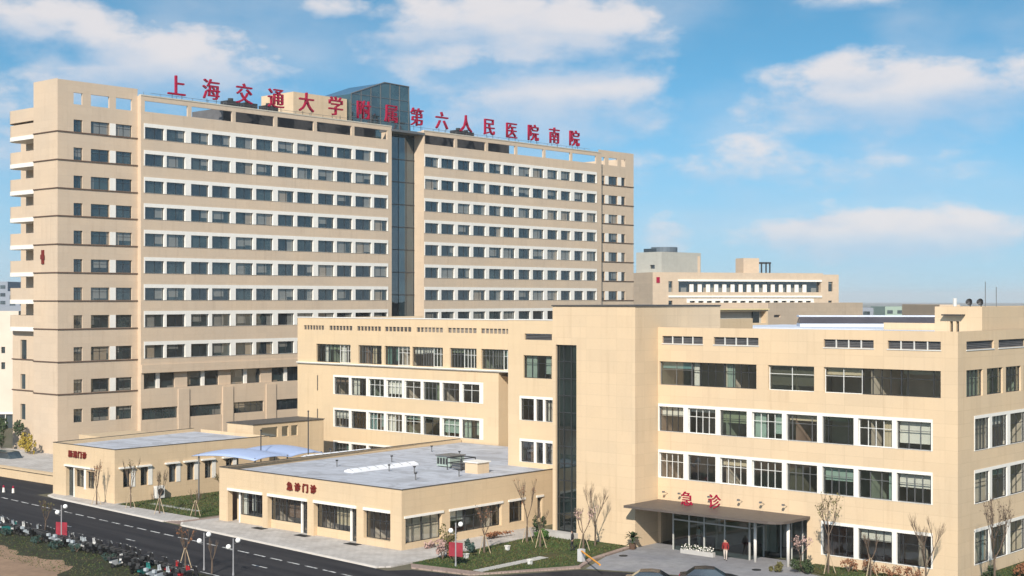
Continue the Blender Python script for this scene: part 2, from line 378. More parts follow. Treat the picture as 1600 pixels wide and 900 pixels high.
def pavemat(name, col, w_=.6):
    m, t = newmat(name); g = t.n('ShaderNodeNewGeometry')
    br = t.n('ShaderNodeTexBrick', offset=.5, i={'Vector': g.outputs['Position'], 'Color1': (*col, 1), 'Color2': (*[x*.86 for x in col], 1), 'Mortar': (*[x*.55 for x in col], 1),
        'Scale': 1.0, 'Mortar Size': .02, 'Brick Width': w_, 'Row Height': w_*.5})
    a = t.n('ShaderNodeTexNoise', i={'Vector': g.outputs['Position'], 'Scale': .5, 'Detail': 6.0}).outputs[0]
    c = t.mix(t.m('MULTIPLY', t.ramp(a, .35, .7), .6), br.outputs[0], (.72, .70, .68), 'MULTIPLY')
    fin(t, principled(t, **{'Base Color': c, 'Roughness': .85, 'Specular IOR Level': .2})); return m
M_PAVE = pavemat('pavement_slabs', (.53, .50, .47), .8)
M_PINK = pavemat('pinkish_slabs', (.38, .29, .25), .5)
M_KERB = flat('kerb_stone', (.62, .58, .53), .8, var=.1)
m, t = newmat('road_paint'); g = t.n('ShaderNodeNewGeometry'); fn = t.n('ShaderNodeTexNoise', i={'Vector': g.outputs['Position'], 'Scale': 1.6, 'Detail': 6.0, 'Roughness': .7}).outputs[0]
fin(t, principled(t, **{'Base Color': t.mix(t.ramp(fn, .42, .66), (.66, .66, .64), (.16, .16, .16)), 'Roughness': .75})); M_LINE = m

def sheet(poly, z): b = MB(); b.face([(x, y, z) for x, y in poly]); return b
b = MB(); b.face([(-6000, -3000, 0), (3000, -3000, 0), (3000, 9000, 0), (-6000, 9000, 0)]); structure(b, 'ground', M_GROUND)
kerbY = lambda x: 79.3-.078*(x+122)
nearY = lambda x: 67.0-.05*(x+113)
XL, XR = -420, 60
structure(sheet([(XL, nearY(XL)), (XR, nearY(XR)), (XR, kerbY(XR)), (XL, kerbY(XL))], .004), 'road', M_ASPH)
structure(sheet([(-300, kerbY(-300)), (-139.6, kerbY(-139.6)), (-139.6, 90), (-146, 95), (-300, 99)], .004), 'side_road', M_ASPH)
structure(sheet([(-80.3, kerbY(-80)), (-30, kerbY(-30)), (-30, 88.2), (-40, 90.5), (-60.5, 90.0), (-69.2, 86.4), (-73.2, 78.9), (-79.0, 77.6)], .004), 'forecourt_road', M_ASPH)
structure(sheet([(XL, 10), (XR, 10), (XR, nearY(XR)), (XL, nearY(XL))], .003), 'verge', M_VERGE)
# bare soil field with a wandering edge
edge = []
for i in range(61):
    x = -150+i*1.0; edge.append((x, 61.4-.05*(x+110)+.5*sin(i*.7)+.35*sin(i*1.9) - max(0, (x+99.5))*1.1))
structure(sheet([(-150, 15), (-90.5, 15)]+edge[::-1], .007), 'soil_field', M_SOIL)
# road markings: one dashed line, one edge line
b = MB(); x = -150.0
while x < -78:
    y = lambda q: 75.55-.073*(q+119)
    b.face([(x, y(x)-.09, .009), (x+1.6, y(x+1.6)-.09, .009), (x+1.6, y(x+1.6)+.09, .009), (x, y(x)+.09, .009)]); x += 2.35
x = -160
while x < -60:
    y = lambda q: nearY(q)+.35
    b.face([(x, y(x)-.06, .009), (x+2.6, y(x+2.6)-.06, .009), (x+2.6, y(x+2.6)+.06, .009), (x, y(x)+.06, .009)]); x += 3.3
for (xa, xb, yy) in ((-140, -136.5, 74.4), (-138, -135, 73.2), (-120, -117.5, 71.4), (-108, -106.5, 70.9), (-90, -88, 70.6)):
    b.face([(xa, yy, .009), (xb, yy-.1, .009), (xb, yy+.06, .009), (xa, yy+.16, .009)])
structure(b, 'road_markings', M_LINE)
# raised pavements with light kerbs
def pavement(poly, mat, h=.12): 
    b = MB(); b.prism(poly, -.05, h); return structure(b, 'pavement', mat)
pavement([(-139.3, 83.4), (-137.6, 81.0), (-135.6, kerbY(-135)+.22), (-113.6, kerbY(-113.6)+.22), (-112.6, kerbY(-112)+1.6), (-112.5, 82.0), (-126.4, 82.0), (-126.8, 83.5)], M_PAVE)
pavement([(-111.4, kerbY(-111)+.9), (-110.2, kerbY(-110)+.22), (-81.6, kerbY(-81.6)+.22), (-80.9, 77.2), (-81.0, 83), (-82.2, 99), (-85.6, 99), (-85.6, 84), (-111.2, 84)], M_PAVE)
pavement([(-113.4, kerbY(-113)+.3), (-111.0, kerbY(-111)+.3), (-111.2, 84), (-111.2, 116), (-113.0, 116), (-112.4, 82.1)], M_PINK, .06)
pavement([(-80.6, 79.0), (-79.4, 77.9), (-74.0, 78.9), (-69.5, 86.6), (-70.9, 90), (-72.0, 96.6), (-72.5, 96.6), (-71.4, 90), (-70.1, 87.1), (-73.6, 80.1)], M_PINK)
b = MB()
def kerbrun(pts):
    for (xa, ya), (xb, yb) in zip(pts, pts[1:]):
        d = Vector((xb-xa, yb-ya)).normalized(); n = Vector((-d.y, d.x))*.2
        b.prism([(xa, ya), (xb, yb), (xb+n.x, yb+n.y), (xa+n.x, ya+n.y)], -.05, .135)
kerbrun([(-139.5, 83.6), (-137.8, 80.9), (-135.6, kerbY(-135))]); kerbrun([(-135.6+i*2.2, kerbY(-135.6+i*2.2)) for i in range(11)])
kerbrun([(-111.6, kerbY(-111)+.9), (-110.4, kerbY(-110))]); kerbrun([(-110.4+i*2.4, kerbY(-110.4+i*2.4)) for i in range(13)])
structure(b, 'kerb', M_KERB)
# lawns
def lawn(poly, name='lawn', z=.10):
    b = MB(); b.prism(poly, -.05, z); return structure(b, name, M_LAWN)
lawn([(-126.6, 82.15), (-113.3, 81.7), (-113.3, 95.5), (-126.6, 95.5)])
lawn([(-80.8, 79.4), (-73.9, 80.2), (-70.3, 87.2), (-71.4, 90), (-72.4, 96.9), (-81.9, 96.9), (-80.9, 84)])
b = MB()
for i in range(13): b.box(-74.95, -74.05, 80.2+i*.62, 80.2+i*.62+.5, .08, .125)
structure(b, 'stepping_path', CONC)
b = MB()
for i in range(12): b.box(-124.0+i*.66, -124.0+i*.66+.56, 84.3, 85.0, .08, .125)
structure(b, 'garden_path', CONC)
# plaza in front of the emergency entrance
structure(sheet([(-69.2, 86.9), (-60.5, 90.2), (-52, 90.8), (-52, 95.5), (-57.2, 97.5), (-57.2, 100.3), (-71.9, 100.3), (-71.9, 96.9), (-71.2, 92)], .012), 'plaza', M_PLAZA)
lawn([(-56.6, 98.0), (-51.8, 95.6), (-43.6, 95.2), (-40, 99), (-38, 125), (-44.5, 125), (-44.8, 100.2), (-56.6, 100.2)], 'planting_bed')
b = MB(); b.box(-190, -141, 86.2, 86.6, 0, 1.1); b.box(-190, -139.4, 86.0, 86.9, 1.1, 1.25)
tag(b.build('retaining_wall', [W_LOW]), 'low beige retaining wall beside the side road at far left', 'wall')
structure(sheet([(-190, 86.9), (-141, 86.9), (-139.2, 97.5), (-190, 97.5)], 1.2), 'terrace', M_PAVE)

# ================================================================= EMERGENCY BUILDING (with stair tower)
EM = thing('emergency_building', 'cream four storey block with entrance canopy and tall blank stair tower at right', 'building', (-58, 108, 0))
EX, EY = -44.85, 100.3; EL = -71.9
L0 = lambda x: x-EL
b = MB()
rows = [(9.68, 11.80), (5.67, 7.84)]
cols = [(-71.8, -69.25), (-68.8, -66.02), (-65.58, -62.97), (-62.48, -59.66), (-59.25, -56.48), (-56.03, -53.30), (-52.92, -50.08), (-49.71, -46.93)]
top = [(-71.75, -62.06), (-60.97, -56.76), (-55.91, -46.18)]
gnd = [(-56.03, -53.30), (-52.92, -50.08), (-49.71, -46.93)]
slots = [(-71.45, -67.3), (-66.21, -61.87), (-55.91, -51.62), (-50.45, -46.18)]
bandE = lambda z0, z1, xa, xb: (L0(xa), L0(xb), z0, z1)
holes = [bandE(z0-.02, z1+.25, -71.88, -46.80) for z0, z1 in rows] + [bandE(.86, 3.55, -56.15, -46.80)]
holes += [bandE(13.66, 15.68, a, c) for a, c in top] + [bandE(17.24, 17.87, a, c) for a, c in slots]
holes += [bandE(0.0, 3.5, -71.6, -57.4)]
b.wall((EL, EY), (EX, EY), 0, 18.5, holes, .32)
# +X side
sidecols = [(103.27, 105.9), (106.4, 109.3), (109.9, 112.9), (113.4, 116.3), (116.8, 119.7)]
stop = [(101.79, 104.75), (105.5, 108.5), (109.1, 112.1), (112.7, 115.7), (116.3, 119.3)]
sh = [(s0-EY, s1-EY, 13.7, 15.72) for s0, s1 in stop] + [(101.8-EY, 106.8-EY, 17.25, 17.87), (107.7-EY, 113-EY, 17.25, 17.87), (114-EY, 119-EY, 17.25, 17.87)]
sh += [(103.15-EY, 120-EY, z0-.02, z1+.25) for z0, z1 in ((9.6, 12.0), (5.6, 7.9), (1.0, 3.45))]
b.wall((EX, EY), (EX, 142), 0, 18.5, sh, .32)
b.wall((EX, 142), (EL, 142), 0, 18.5)
# parapet inner faces and top
b.mat(1)
b.box(EL, EX-.003, EY+.003, EY+.35, 18.5, 18.62); b.box(EX-.35, EX-.003, EY+.36, 141.9, 18.5, 18.62)
b.build('wall', [W_EM, W_EM], EM)
b = MB()
def strip(mb, p0, p1, z0, z1, s0, s1, holes, proud=.03, back=.28):
    """white frame panel filling a band, with the window openings in it"""
    p0 = Vector(p0); p1 = Vector(p1); d = (p1-p0).normalized(); out = Vector((d.y, -d.x))
    a = p0+d*s0+out*proud; c = p0+d*s1+out*proud
    mb.wall(a, c, z0, z1, [(h[0]-s0, h[1]-s0, h[2], h[3]) for h in holes], back+proud)
    for q, n1, n2 in ((a, z0, z1), (c, z0, z1)):
        i = q-out*(back+proud); mb.face([(q.x, q.y, n1), (q.x, q.y, n2), (i.x, i.y, n2), (i.x, i.y, n1)])
    mb.face([(a.x, a.y, z1), (c.x, c.y, z1), *( (v.x, v.y, z1) for v in (c-out*.3, a-out*.3))])
    mb.face([(a.x, a.y, z0), *( (v.x, v.y, z0) for v in (a-out*.3, c-out*.3)), (c.x, c.y, z0)])
for z0, z1 in rows:
    b = MB(); strip(b, (EL, EY), (EX, EY), z0-.015, z1+.245, L0(-71.88)+.01, L0(-46.8)-.01, [(L0(a), L0(c), z0, z1) for a, c in cols]); b.build('white_surround', WHITE, EM)
b = MB(); strip(b, (EL, EY), (EX, EY), .865, 3.545, L0(-56.15)+.01, L0(-46.8)-.01, [(L0(a), L0(c), .9, 3.3) for a, c in gnd]); b.build('white_surround', WHITE, EM)
for z0, z1 in ((9.6, 12.0), (5.6, 7.9), (1.0, 3.45)):
    b = MB(); strip(b, (EX, EY), (EX, 142), z0-.015, z1+.245, 103.15-EY+.01, 120-EY-.01, [(a-EY, c-EY, z0, z1) for a, c in sidecols], .03, .14); b.build('white_surround', WHITE, EM)
dE = Vector((1, 0)); dS = Vector((0, 1))
for z0, z1 in rows:
    for a, c in cols: window(EM, (EL, EY), dE, (L0(a), L0(c), z0, z1), random.choice(('tri', 'side', 'tri', 'pair')), random.choice((DARKM, ALU, WALU)), random.choice((G_CLEAR, G_CLEAR, G_GREEN)), blind=.72)
for a, c in gnd: window(EM, (EL, EY), dE, (L0(a), L0(c), .9, 3.3), random.choice(('side', 'tri')), DARKM, G_CLEAR, blind=.35)
for a, c in top:
    n = max(1, round((c-a)/3.2))
    for i in range(n):
        window(EM, (EL, EY), dE, (L0(a+(c-a)*i/n), L0(a+(c-a)*(i+1)/n), 13.66, 15.68), random.choice(('tri', 'side', 'half')), random.choice((DARKM, ALU, WALU)), random.choice((G_CLEAR, G_CLEAR, G_GREEN)), inset=.22, blind=.95)
for z0, z1 in ((9.6, 12.0), (5.6, 7.9), (1.0, 3.45)):
    for a, c in sidecols: window(EM, (EX, EY), dS, (a-EY, c-EY, z0, z1), random.choice(('tri', 'half')), DARKM, G_CLEAR, inset=.08, blind=.3)
for a, c in stop: window(EM, (EX, EY), dS, (a-EY, c-EY, 13.7, 15.72), random.choice(('half', 'tri')), DARKM, G_GREEN, blind=.3)
# louvres behind the parapet slots
b = MB()
for a, c in slots:
    b = MB(); b.box(a, c, EY+.24, EY+.28, 17.25, 17.86)
    for k in range(5): b.box(a, c, EY+.15, EY+.22, 17.26+k*.125, 17.26+k*.125+.07)
    b.mat(1); b.box(a-.05, c+.05, EY-.05, EY+.14, 17.16, 17.235)
    for k in range(1, 4): b.box(a+(c-a)*k/4-.04, a+(c-a)*k/4+.04, EY+.03, EY+.13, 17.24, 17.87)
    b.build('louvre', [LOUVRE, WALU], EM)
for s0, s1 in ((101.8, 106.8), (107.7, 113), (114, 119)):
    b = MB(); b.box(EX-.28, EX-.24, s0, s1, 17.25, 17.86)
    for k in range(5): b.box(EX-.22, EX-.15, s0, s1, 17.26+k*.125, 17.26+k*.125+.07)
    b.mat(1); b.box(EX-.14, EX+.05, s0-.05, s1+.05, 17.16, 17.245)
    b.build('louvre', [LOUVRE, WALU], EM)
b = MB()
rooms(b, (EL, EY), (EX-.36, EY), [4.5, 8.5, 12.5, 16.6], 6.2); rooms(b, (-57.3, EY), (EX-.36, EY), [.1, 4.5], 6.2, 9.1)
rooms(b, (EX, EY+6.3), (EX, 135), [.1, 4.5, 8.5, 12.5, 16.6], 6.0)
b.build('interior', [INDARK, INCEIL, INWALL, LAMP], EM)
b = MB(); b.box(EL+.01, EX-.36, EY+.4, 141.9, 17.5, 17.75); b.build('roof', ROOFL, EM)
# long dark roof light and its white upstand, further back on the roof
b = MB(); b.box(-95, -64, 142.0, 160, 0, 17.6); b.build('rear_block', W_EM, EM)
b = MB(); b.box(-95, -64, 142.05, 159.9, 17.6, 17.8)
b.build('rear_roof', ROOFL, EM)
# stair tower
b = MB(); TX0, TX1, TY = -81.0, EL, 97.0
b.wall((TX0, TY), (TX1, TY), 0, 20.4, [(.35, 2.72, .5, 17.0)], .45)
b.wall((TX1, TY), (TX1, 110), 0, 20.4); b.wall((TX1, 110), (TX0, 110), 0, 20.4); b.wall((TX0, 110), (TX0, TY), 0, 20.4)
b.face([(TX0, TY, 20.3), (TX1, TY, 20.3), (TX1, 110, 20.3), (TX0, 110, 20.3)])
ST = b.build('stair_tower', W_EM, EM)
b = MB(); b.box(TX0-.08, TX1+.08, TY-.08, 110, 20.4, 20.52); b.build('coping', COPING, ST)
b = MB(); b.face([(TX0+.35, TY+.3, .5), (TX0+2.72, TY+.3, .5), (TX0+2.72, TY+.3, 17), (TX0+.35, TY+.3, 17)]); b.build('stair_glazing', G_STAIR, ST)
b = MB()
for k in range(12): b.box(TX0+.35, TX0+2.72, TY+.24, TY+.3, .5+k*1.5-.035, .5+k*1.5+.035)
for xx in (.38, 1.1, 1.95, 2.66): b.box(TX0+xx-.03, TX0+xx+.03, TY+.22, TY+.29, .5, 17)
b.build('glazing_bars', DARKM, ST)
b = MB(); b.box(TX0-.6, TX0+2.9, TY-1.0, TY+.0, 0, .55); b.build('plinth', CONC, ST)
# entrance: canopy, vestibule, doors
b = MB()
cp = [(-71.85, 95.3), (-58.6, 95.6)] + [(-58.6+1.5*sin(t), 97.1-1.5*cos(t)) for t in (.3, .7, 1.1, 1.5)] + [(-57.1, 100.28), (-71.85, 100.28)]
b.prism(cp, 3.58, 3.78)
b.build('canopy', flat('canopy_metal', (.12, .10, .088), .55, .2, var=.12), EM)
b = MB(); vx = [-69.0, -67.4, -65.9, -63.9, -61.55]
for x in vx: b.box(x-.06, x+.06, 98.4, 98.52, .012, 3.55)
b.box(-69.06, -61.49, 98.41, 98.51, 2.5, 2.62); b.box(-61.61, -61.49, 98.53, 100.6, 2.5, 2.62); b.box(-61.61, -61.49, 100.5, 100.62, .012, 3.55)
for x in (-60.2, -59.2, -58.2): b.box(x-.05, x+.05, 101.0, 101.1, .012, 3.5)
b.build('entrance_frame', flat('pale_frame', (.42, .42, .39), .5), EM)
b = MB(); b.face([(-69, 98.46, .02), (-61.55, 98.46, .02), (-61.55, 98.46, 3.55), (-69, 98.46, 3.55)]); b.face([(-61.55, 98.46, .02), (-61.55, 100.6, .02), (-61.55, 100.6, 3.55), (-61.55, 98.46, 3.55)])
b.face([(-61.5, 101.05, .02), (-57.4, 101.05, .02), (-57.4, 101.05, 3.5), (-61.5, 101.05, 3.5)])
b.build('entrance_glazing', glassmat('entrance_glass', (.42, .50, .48), .06), EM)
b = MB(); b.box(-71.6, -57.4, 105.8, 106, 0, 3.5); b.box(-66.5, -66.3, 101, 105.8, 0, 3.5); b.box(-63.2, -61.8, 103, 103.3, 0, 2.6); b.box(-71.55, -57.45, 100.62, 105.8, 3.38, 3.48)
b.build('lobby', INWALL, EM)
b = MB()
for x in (-60.75, -57.75): b.tube([(x, 98.0, .01), (x, 98.0, 3.56)], .13, 12)
b.build('canopy_column', WHITE, EM, smooth=True)
for x, nm in ((-70.9, 0), (-69.3, 0), (-66.3, 0), (-63.4, 0), (-61.3, 0), (-59.2, 0)):
    b = MB(); b.tube([(x, 100.29, 4.35), (x, 99.75, 4.55)], .02, 5); b.box(x-.09, x+.09, 99.60, 99.78, 4.48, 4.62); b.build('spotlight', ALU, EM)
# roof penthouse at the right
PH = thing('roof_penthouse', 'cream roof hut with a small door hood at right end of the roof', 'roof hut', (-47, 112, 17.7))
b = MB(); b.wall((-49.3, 106), (-45.45, 106), 17.75, 20.45, [(1.25, 1.5, 18.2, 19.3), (1.75, 2.0, 18.2, 19.3)]); b.wall((-45.45, 106), (-45.45, 128), 17.75, 20.45)
b.wall((-49.3, 128), (-49.3, 106), 17.75, 20.45); b.face([(-49.3, 106, 20.4), (-45.45, 106, 20.4), (-45.45, 128, 20.4), (-49.3, 128, 20.4)]); b.build('wall', W_EM, PH)
b = MB(); b.box(-48.5, -46.8, 105.4, 105.99, 19.75, 19.85); b.build('door_hood', DARKM, PH)
b = MB(); b.face([(-49.2, 106.25, 17.8), (-45.6, 106.25, 17.8), (-45.6, 106.25, 20.3), (-49.2, 106.25, 20.3)]); b.build('door', G_DARK, PH)
# satellite gear on the penthouse
SG = thing('satellite_dish', 'small dark dish aerials with a thin mast on the roof hut', 'aerial', (-46, 109, 20.4))
b = MB(); b.tube([(-46.3, 108.6, 20.4), (-46.3, 108.6, 22.4)], .03, 5); b.tube([(-46.0, 110, 20.4), (-46.0, 110, 22.0)], .03, 5); b.build('mast', ALU, SG)
for (x, y) in ((-46.9, 107.0), (-46.4, 107.9)):
    b = MB(); n = 12
    ring = [(x+.28*cos(2*pi*k/n), y-.12+.12*abs(sin(2*pi*k/n)), 20.8+.28*sin(2*pi*k/n)) for k in range(n)]
    ct = (x, y+.14, 20.85); v = ring+[ct]; b.mesh(v, [(k, (k+1) % n, n) for k in range(n)]); b.tube([(x, y+.12, 20.8), (x, y+.15, 20.4)], .04, 5)
    b.build('dish', DARKM, SG)

# ================================================================= OUTPATIENT WING
OP = thing('outpatient_building', 'cream wing with white framed window rows behind the flat roofed clinic', 'building', (-115, 117.5, 0))
MX0, MX1, MY = -140.4, -105.95, 117.5; SX0, SX1, SY = -92.7, -80.9, 104.2
LM = lambda x: x-MX0
b = MB(); mrows = [(9.3, 11.42), (5.25, 7.36), (1.2, 3.3)]
mc = [(-133.4+i*3.12, -133.4+i*3.12+2.72) for i in range(8)]
mtop = [(-136.8, -130.4, 3), (-129.0, -124.85, 2), (-124.35, -120.0, 2), (-119.65, -114.6, 3), (-113.5, -109.3, 2), (-108.6, -103.75, 3)]
mslots = [(-139.15, -135.35), (-134.3, -130.1), (-129.2, -125.0), (-124.3, -119.8), (-118.9, -114.6), (-113.8, -109.3), (-108.6, -104.3)]
X4 = -103.4
hs = [(LM(-133.55), LM(-108.25), z0-.02, z1+.25) for z0, z1 in mrows]
b.wall((MX0, MY), (MX1, MY), 0, 13.0, hs, .32)
b.wall((MX0, MY), (X4, MY), 13.0, 18.7, [(LM(a), LM(c), 13.2, 15.45) for a, c, n in mtop]+[(LM(a), LM(c), 17.2, 17.75) for a, c in mslots], .32)
b.wall((MX1, MY), (MX1, MY+5), 0, 13.0); b.face([(MX1, MY, 13), (MX1, MY+5, 13), (X4, MY+5, 13), (X4, MY, 13)]); b.wall((MX1, MY+5), (X4+6, MY+5), 0, 13.0)
b.wall((X4, MY), (X4, MY+5), 13, 18.7); b.wall((X4, MY+5), (-85, MY+5), 13, 18.7)
b.wall((MX0, 140), (MX0, MY), 0, 18.7)
# nearer section beside the stair tower
LS = lambda x: x-SX0
sh = [(LS(-91.19), LS(-86.85), z0-.02, z1+.25) for z0, z1 in ((9.3, 11.4), (5.25, 7.25), (1.2, 3.3))] + [(LS(-90.7), LS(-87.1), 13.4, 15.6), (LS(-90.55), LS(-87.1), 17.1, 17.7)]
b.wall((SX0, SY), (SX1, SY), 0, 19.0, sh, .32); b.wall((SX0, 130), (SX0, SY), 0, 19.0); b.wall((SX1, SY), (SX1, 130), 0, 19.0)
b.build('wall', W_MID, OP)
b = MB()
for z0, z1 in mrows: b = MB(); strip(b, (MX0, MY), (MX1, MY), z0-.015, z1+.245, LM(-133.55)+.01, LM(-108.25)-.01, [(LM(a), LM(c), z0, z1) for a, c in mc]); b.build('white_surround', WHITE, OP)
for z0, z1 in ((9.3, 11.4), (5.25, 7.25), (1.2, 3.3)):
    b = MB(); strip(b, (SX0, SY), (SX1, SY), z0-.015, z1+.245, LS(-91.19)+.01, LS(-86.85)-.01, [(LS(-91.05), LS(-89.35), z0, z1), (LS(-89.1), LS(-88.2), z0, z1), (LS(-87.95), LS(-87.0), z0, z1)]); b.build('white_surround', WHITE, OP)
b = MB(); b.box(MX0, X4, MY-.25, MY-.003, 13.02, 13.12); b.build('white_sill', WHITE, OP)
b = MB(); b.box(MX0+.05, X4, MY-.2, MY-.004, 12.93, 13.015); b.build('terrace_edge', CONC, OP)
for z0, z1 in mrows:
    for a, c in mc: window(OP, (MX0, MY), dE, (LM(a), LM(c), z0, z1), random.choice(('tri', 'half', 'pair')), random.choice((DARKM, ALU, WALU)), random.choice((G_CLEAR, G_GREEN)), blind=.68)
for a, c, n in mtop:
    for i in range(n): window(OP, (MX0, MY), dE, (LM(a+(c-a)*i/n), LM(a+(c-a)*(i+1)/n), 13.2, 15.45), random.choice(('tri', 'pair')), random.choice((DARKM, ALU, WALU)), random.choice((G_CLEAR, G_CLEAR, G_GREEN)), inset=.22, blind=.9)
for z0, z1 in ((9.3, 11.4), (5.25, 7.25), (1.2, 3.3)):
    for a, c in ((-91.05, -89.35), (-89.1, -88.2), (-87.95, -87.0)): window(OP, (SX0, SY), dE, (LS(a), LS(c), z0, z1), 'half', DARKM, G_CLEAR, blind=.4)
window(OP, (SX0, SY), dE, (LS(-90.7), LS(-87.1), 13.4, 15.6), 'tri', DARKM, G_CLEAR, blind=.5)
b = MB()
for a, c in mslots:
    b = MB()
    for k in range(4): b.box(a, c, MY+.15, MY+.22, 17.22+k*.14, 17.22+k*.14+.07)
    b.mat(1)
    for k in range(1, 7): b.box(a+(c-a)*k/7-.06, a+(c-a)*k/7+.06, MY+.02, MY+.14, 17.2, 17.75)
    b.build('louvre', [LOUVRE, W_MID], OP)
b = MB()
for k in range(4): b.box(-90.55, -87.1, SY+.15, SY+.22, 17.12+k*.14, 17.12+k*.14+.07)
b.build('louvre', LOUVRE, OP)
b = MB(); rooms(b, (MX0, MY), (MX1-.2, MY), [.1, 4.2, 8.2, 12.3], 6, 6.24); rooms(b, (MX0, MY), (X4, MY), [12.4, 16.6], 4.6, 6.2); rooms(b, (SX0+.1, SY), (SX1-.1, SY), [.1, 4.2, 8.2, 12.3, 16.6], 6, 5)
b.build('interior', [INDARK, INCEIL, INWALL, LAMP], OP)
b = MB(); b.box(MX0+.01, SX0-.02, MY+.4, 140, 17.6, 17.8); b.box(SX0+.01, SX1-.01, SY+.33, 130, 17.6, 17.8); b.build('roof', ROOFL, OP)
b = MB(); b.box(MX0-.06, X4, MY-.06, MY+.3, 18.7, 18.82); b.box(SX0-.05, SX1, SY-.05, SY+.3, 19.0, 19.1); b.build('coping', WALU, OP)
b = MB()
for z in (5.4, 9.6): b = MB(); b.box(-136.6, -136.45, MY-.03, MY-.005, z, z+1.9); b.build('wall_slot', COPING, OP)

# ================================================================= WARD TOWER
TW = thing('ward_tower', 'tall beige thirteen storey hospital tower with rows of dark windows and a glass strip', 'building', (-172, 158, 0))
XL_ = -163.76; XM = -163.0; kM = XM/XL_
def yM(y): return y*kM
def zM(z): return 21+(z-21)*kM
ZR = [44.22, 40.62, 37.0, 33.46, 29.9, 26.22, 22.57, 18.97, 14.85, 10.67, 6.87]     # window heads
ZS = [42.65, 39.02, 35.38, 31.83, 28.19, 24.55, 20.92, 17.28, 13.07, 8.93, 5.13]     # sills
lc = [(99.83, 101.13), (102.35, 105.11), (106.1, 108.55)]
mcw = [(110.55, 113.6), (114.0, 117.05), (118.0, 121.0), (121.55, 124.75), (125.65, 128.75), (129.3, 132.4), (133.3, 136.35), (136.95, 140.05), (141.0, 144.2), (144.75, 147.9), (148.55, 151.9), (152.45, 155.35)]
rcw = [(163.75, 166.9), (167.5, 170.6), (171.45, 174.45), (175.2, 178.25), (179.15, 182.3), (182.8, 185.85), (186.8, 189.9), (190.6, 193.6), (194.6, 197.5), (198.4, 201.15), (202.25, 204.9), (205.9, 208.75)]
rp = [(210.0, 211.4), (212.55, 215.3), (216.5, 217.75)]
Y0, YA, YB, YC, YD, YE = 97.54, 109.42, 156.3*kM, 163.5*kM, 209.4, 220.4
b = MB()
hl = [(a-Y0, c-Y0, z0, z1) for a, c in lc for z0, z1 in zip(ZS, ZR)] + [(a-Y0, c-Y0, 46.2, 47.7) for a, c in lc]
b.wall((XL_, Y0), (XL_, YA), 0, 49.2, hl, .3)
b.wall((XL_, YA), (XM, YA), 0, 48.25)
def bandsec(y0, y1, cw, lo):
    L = [(yM(cw[0][0])-.15-y0, yM(cw[-1][1])+.15-y0, zM(z0)-.02, zM(z1)+.5) for z0, z1 in zip(ZS[:lo], ZR[:lo])]
    n = 6; a = yM(cw[0][0])-.3; e = yM(cw[-1][1])+.3; bay = (e-a)/n
    L += [(a+bay*i+.3-y0, a+bay*(i+1)-.3-y0, zM(46.3), zM(47.75)) for i in range(n)]
    return L
hm = bandsec(YA, YB, mcw, 9)
lowh = [(yM(110.4)-YA, YB-1.5-YA, zM(8.95), zM(11.05))]
lowh += [(yM(a)-YA, yM(c)-YA, zM(4.8), zM(6.35)) for a, c in ((110.1, 115.8), (117.8, 123.2), (125.3, 130.7), (133.0, 138.4), (140.6, 146), (148, 153.5))] + [(yM(133.0)-YA, yM(137.4)-YA, 0, 2.3)]
b.wall((XM, YA), (XM, YB), 12.0, 48.25, hm, .3); b.wall((XM, YA), (XM, YB), 0, 12.0, lowh, .95)
b.wall((XM, YC), (XM, YD), 0, 48.25, bandsec(YC, YD, rcw, 8), .3)
b.wall((XM-2.4, YC), (XM, YC), 0, 48.25); b.wall((XM, YB), (XM-2.4, YB), 0, 48.25)
b.wall((XM, YD), (XL_, YD), 0, 48.25)
b.wall((XL_, YD), (XL_, YE), 0, 49.0, [(a-YD, c-YD, z0, z1) for a, c in rp for z0, z1 in zip(ZS[:8], ZR[:8])]+[(a-YD, c-YD, 46.3, 47.7) for a, c in rp], .3)
b.wall((XL_, YE), (-186, YE), 0, 48.2); b.wall((-186, YE), (-186, 105), 0, 46.2)
# end wall, stepped back beside the balconies
XE = -169.6
b.wall((XE, Y0), (XL_, Y0), 0, 49.3); b.wall((XE, 101.6), (XE, Y0), 0, 49.3); b.face([(XE, Y0, 49.3), (XL_, Y0, 49.2), (XL_, 98.0, 49.2), (XE, 98.0, 49.3)])
b.wall((-178.2, 99.4), (XE, 99.4), 0, 17.2, [(2.0, 3.3, 4.9, 7.0), (2.0, 3.3, 9.0, 11.0), (2.0, 3.6, 13.0, 15.6), (2.0, 3.2, 1.6, 3.0)], .25)
b.wall((-178.2, 101.6), (-178.2, 99.4), 0, 17.2); b.face([(-178.2, 99.4, 17.2), (XE, 99.4, 17.2), (XE, 101.6, 17.2), (-178.2, 101.6, 17.2)])
b.wall((-178.6, 101.6), (XE, 101.6), 0, 46.2, [(2.0, 3.4, z+.15, z+2.3) for z in [17.4+3.63*i for i in range(8)]], .25)
b.wall((-186, 105), (-178.6, 105), 0, 46.2); b.wall((-178.6, 105), (-178.6, 101.6), 0, 46.2)
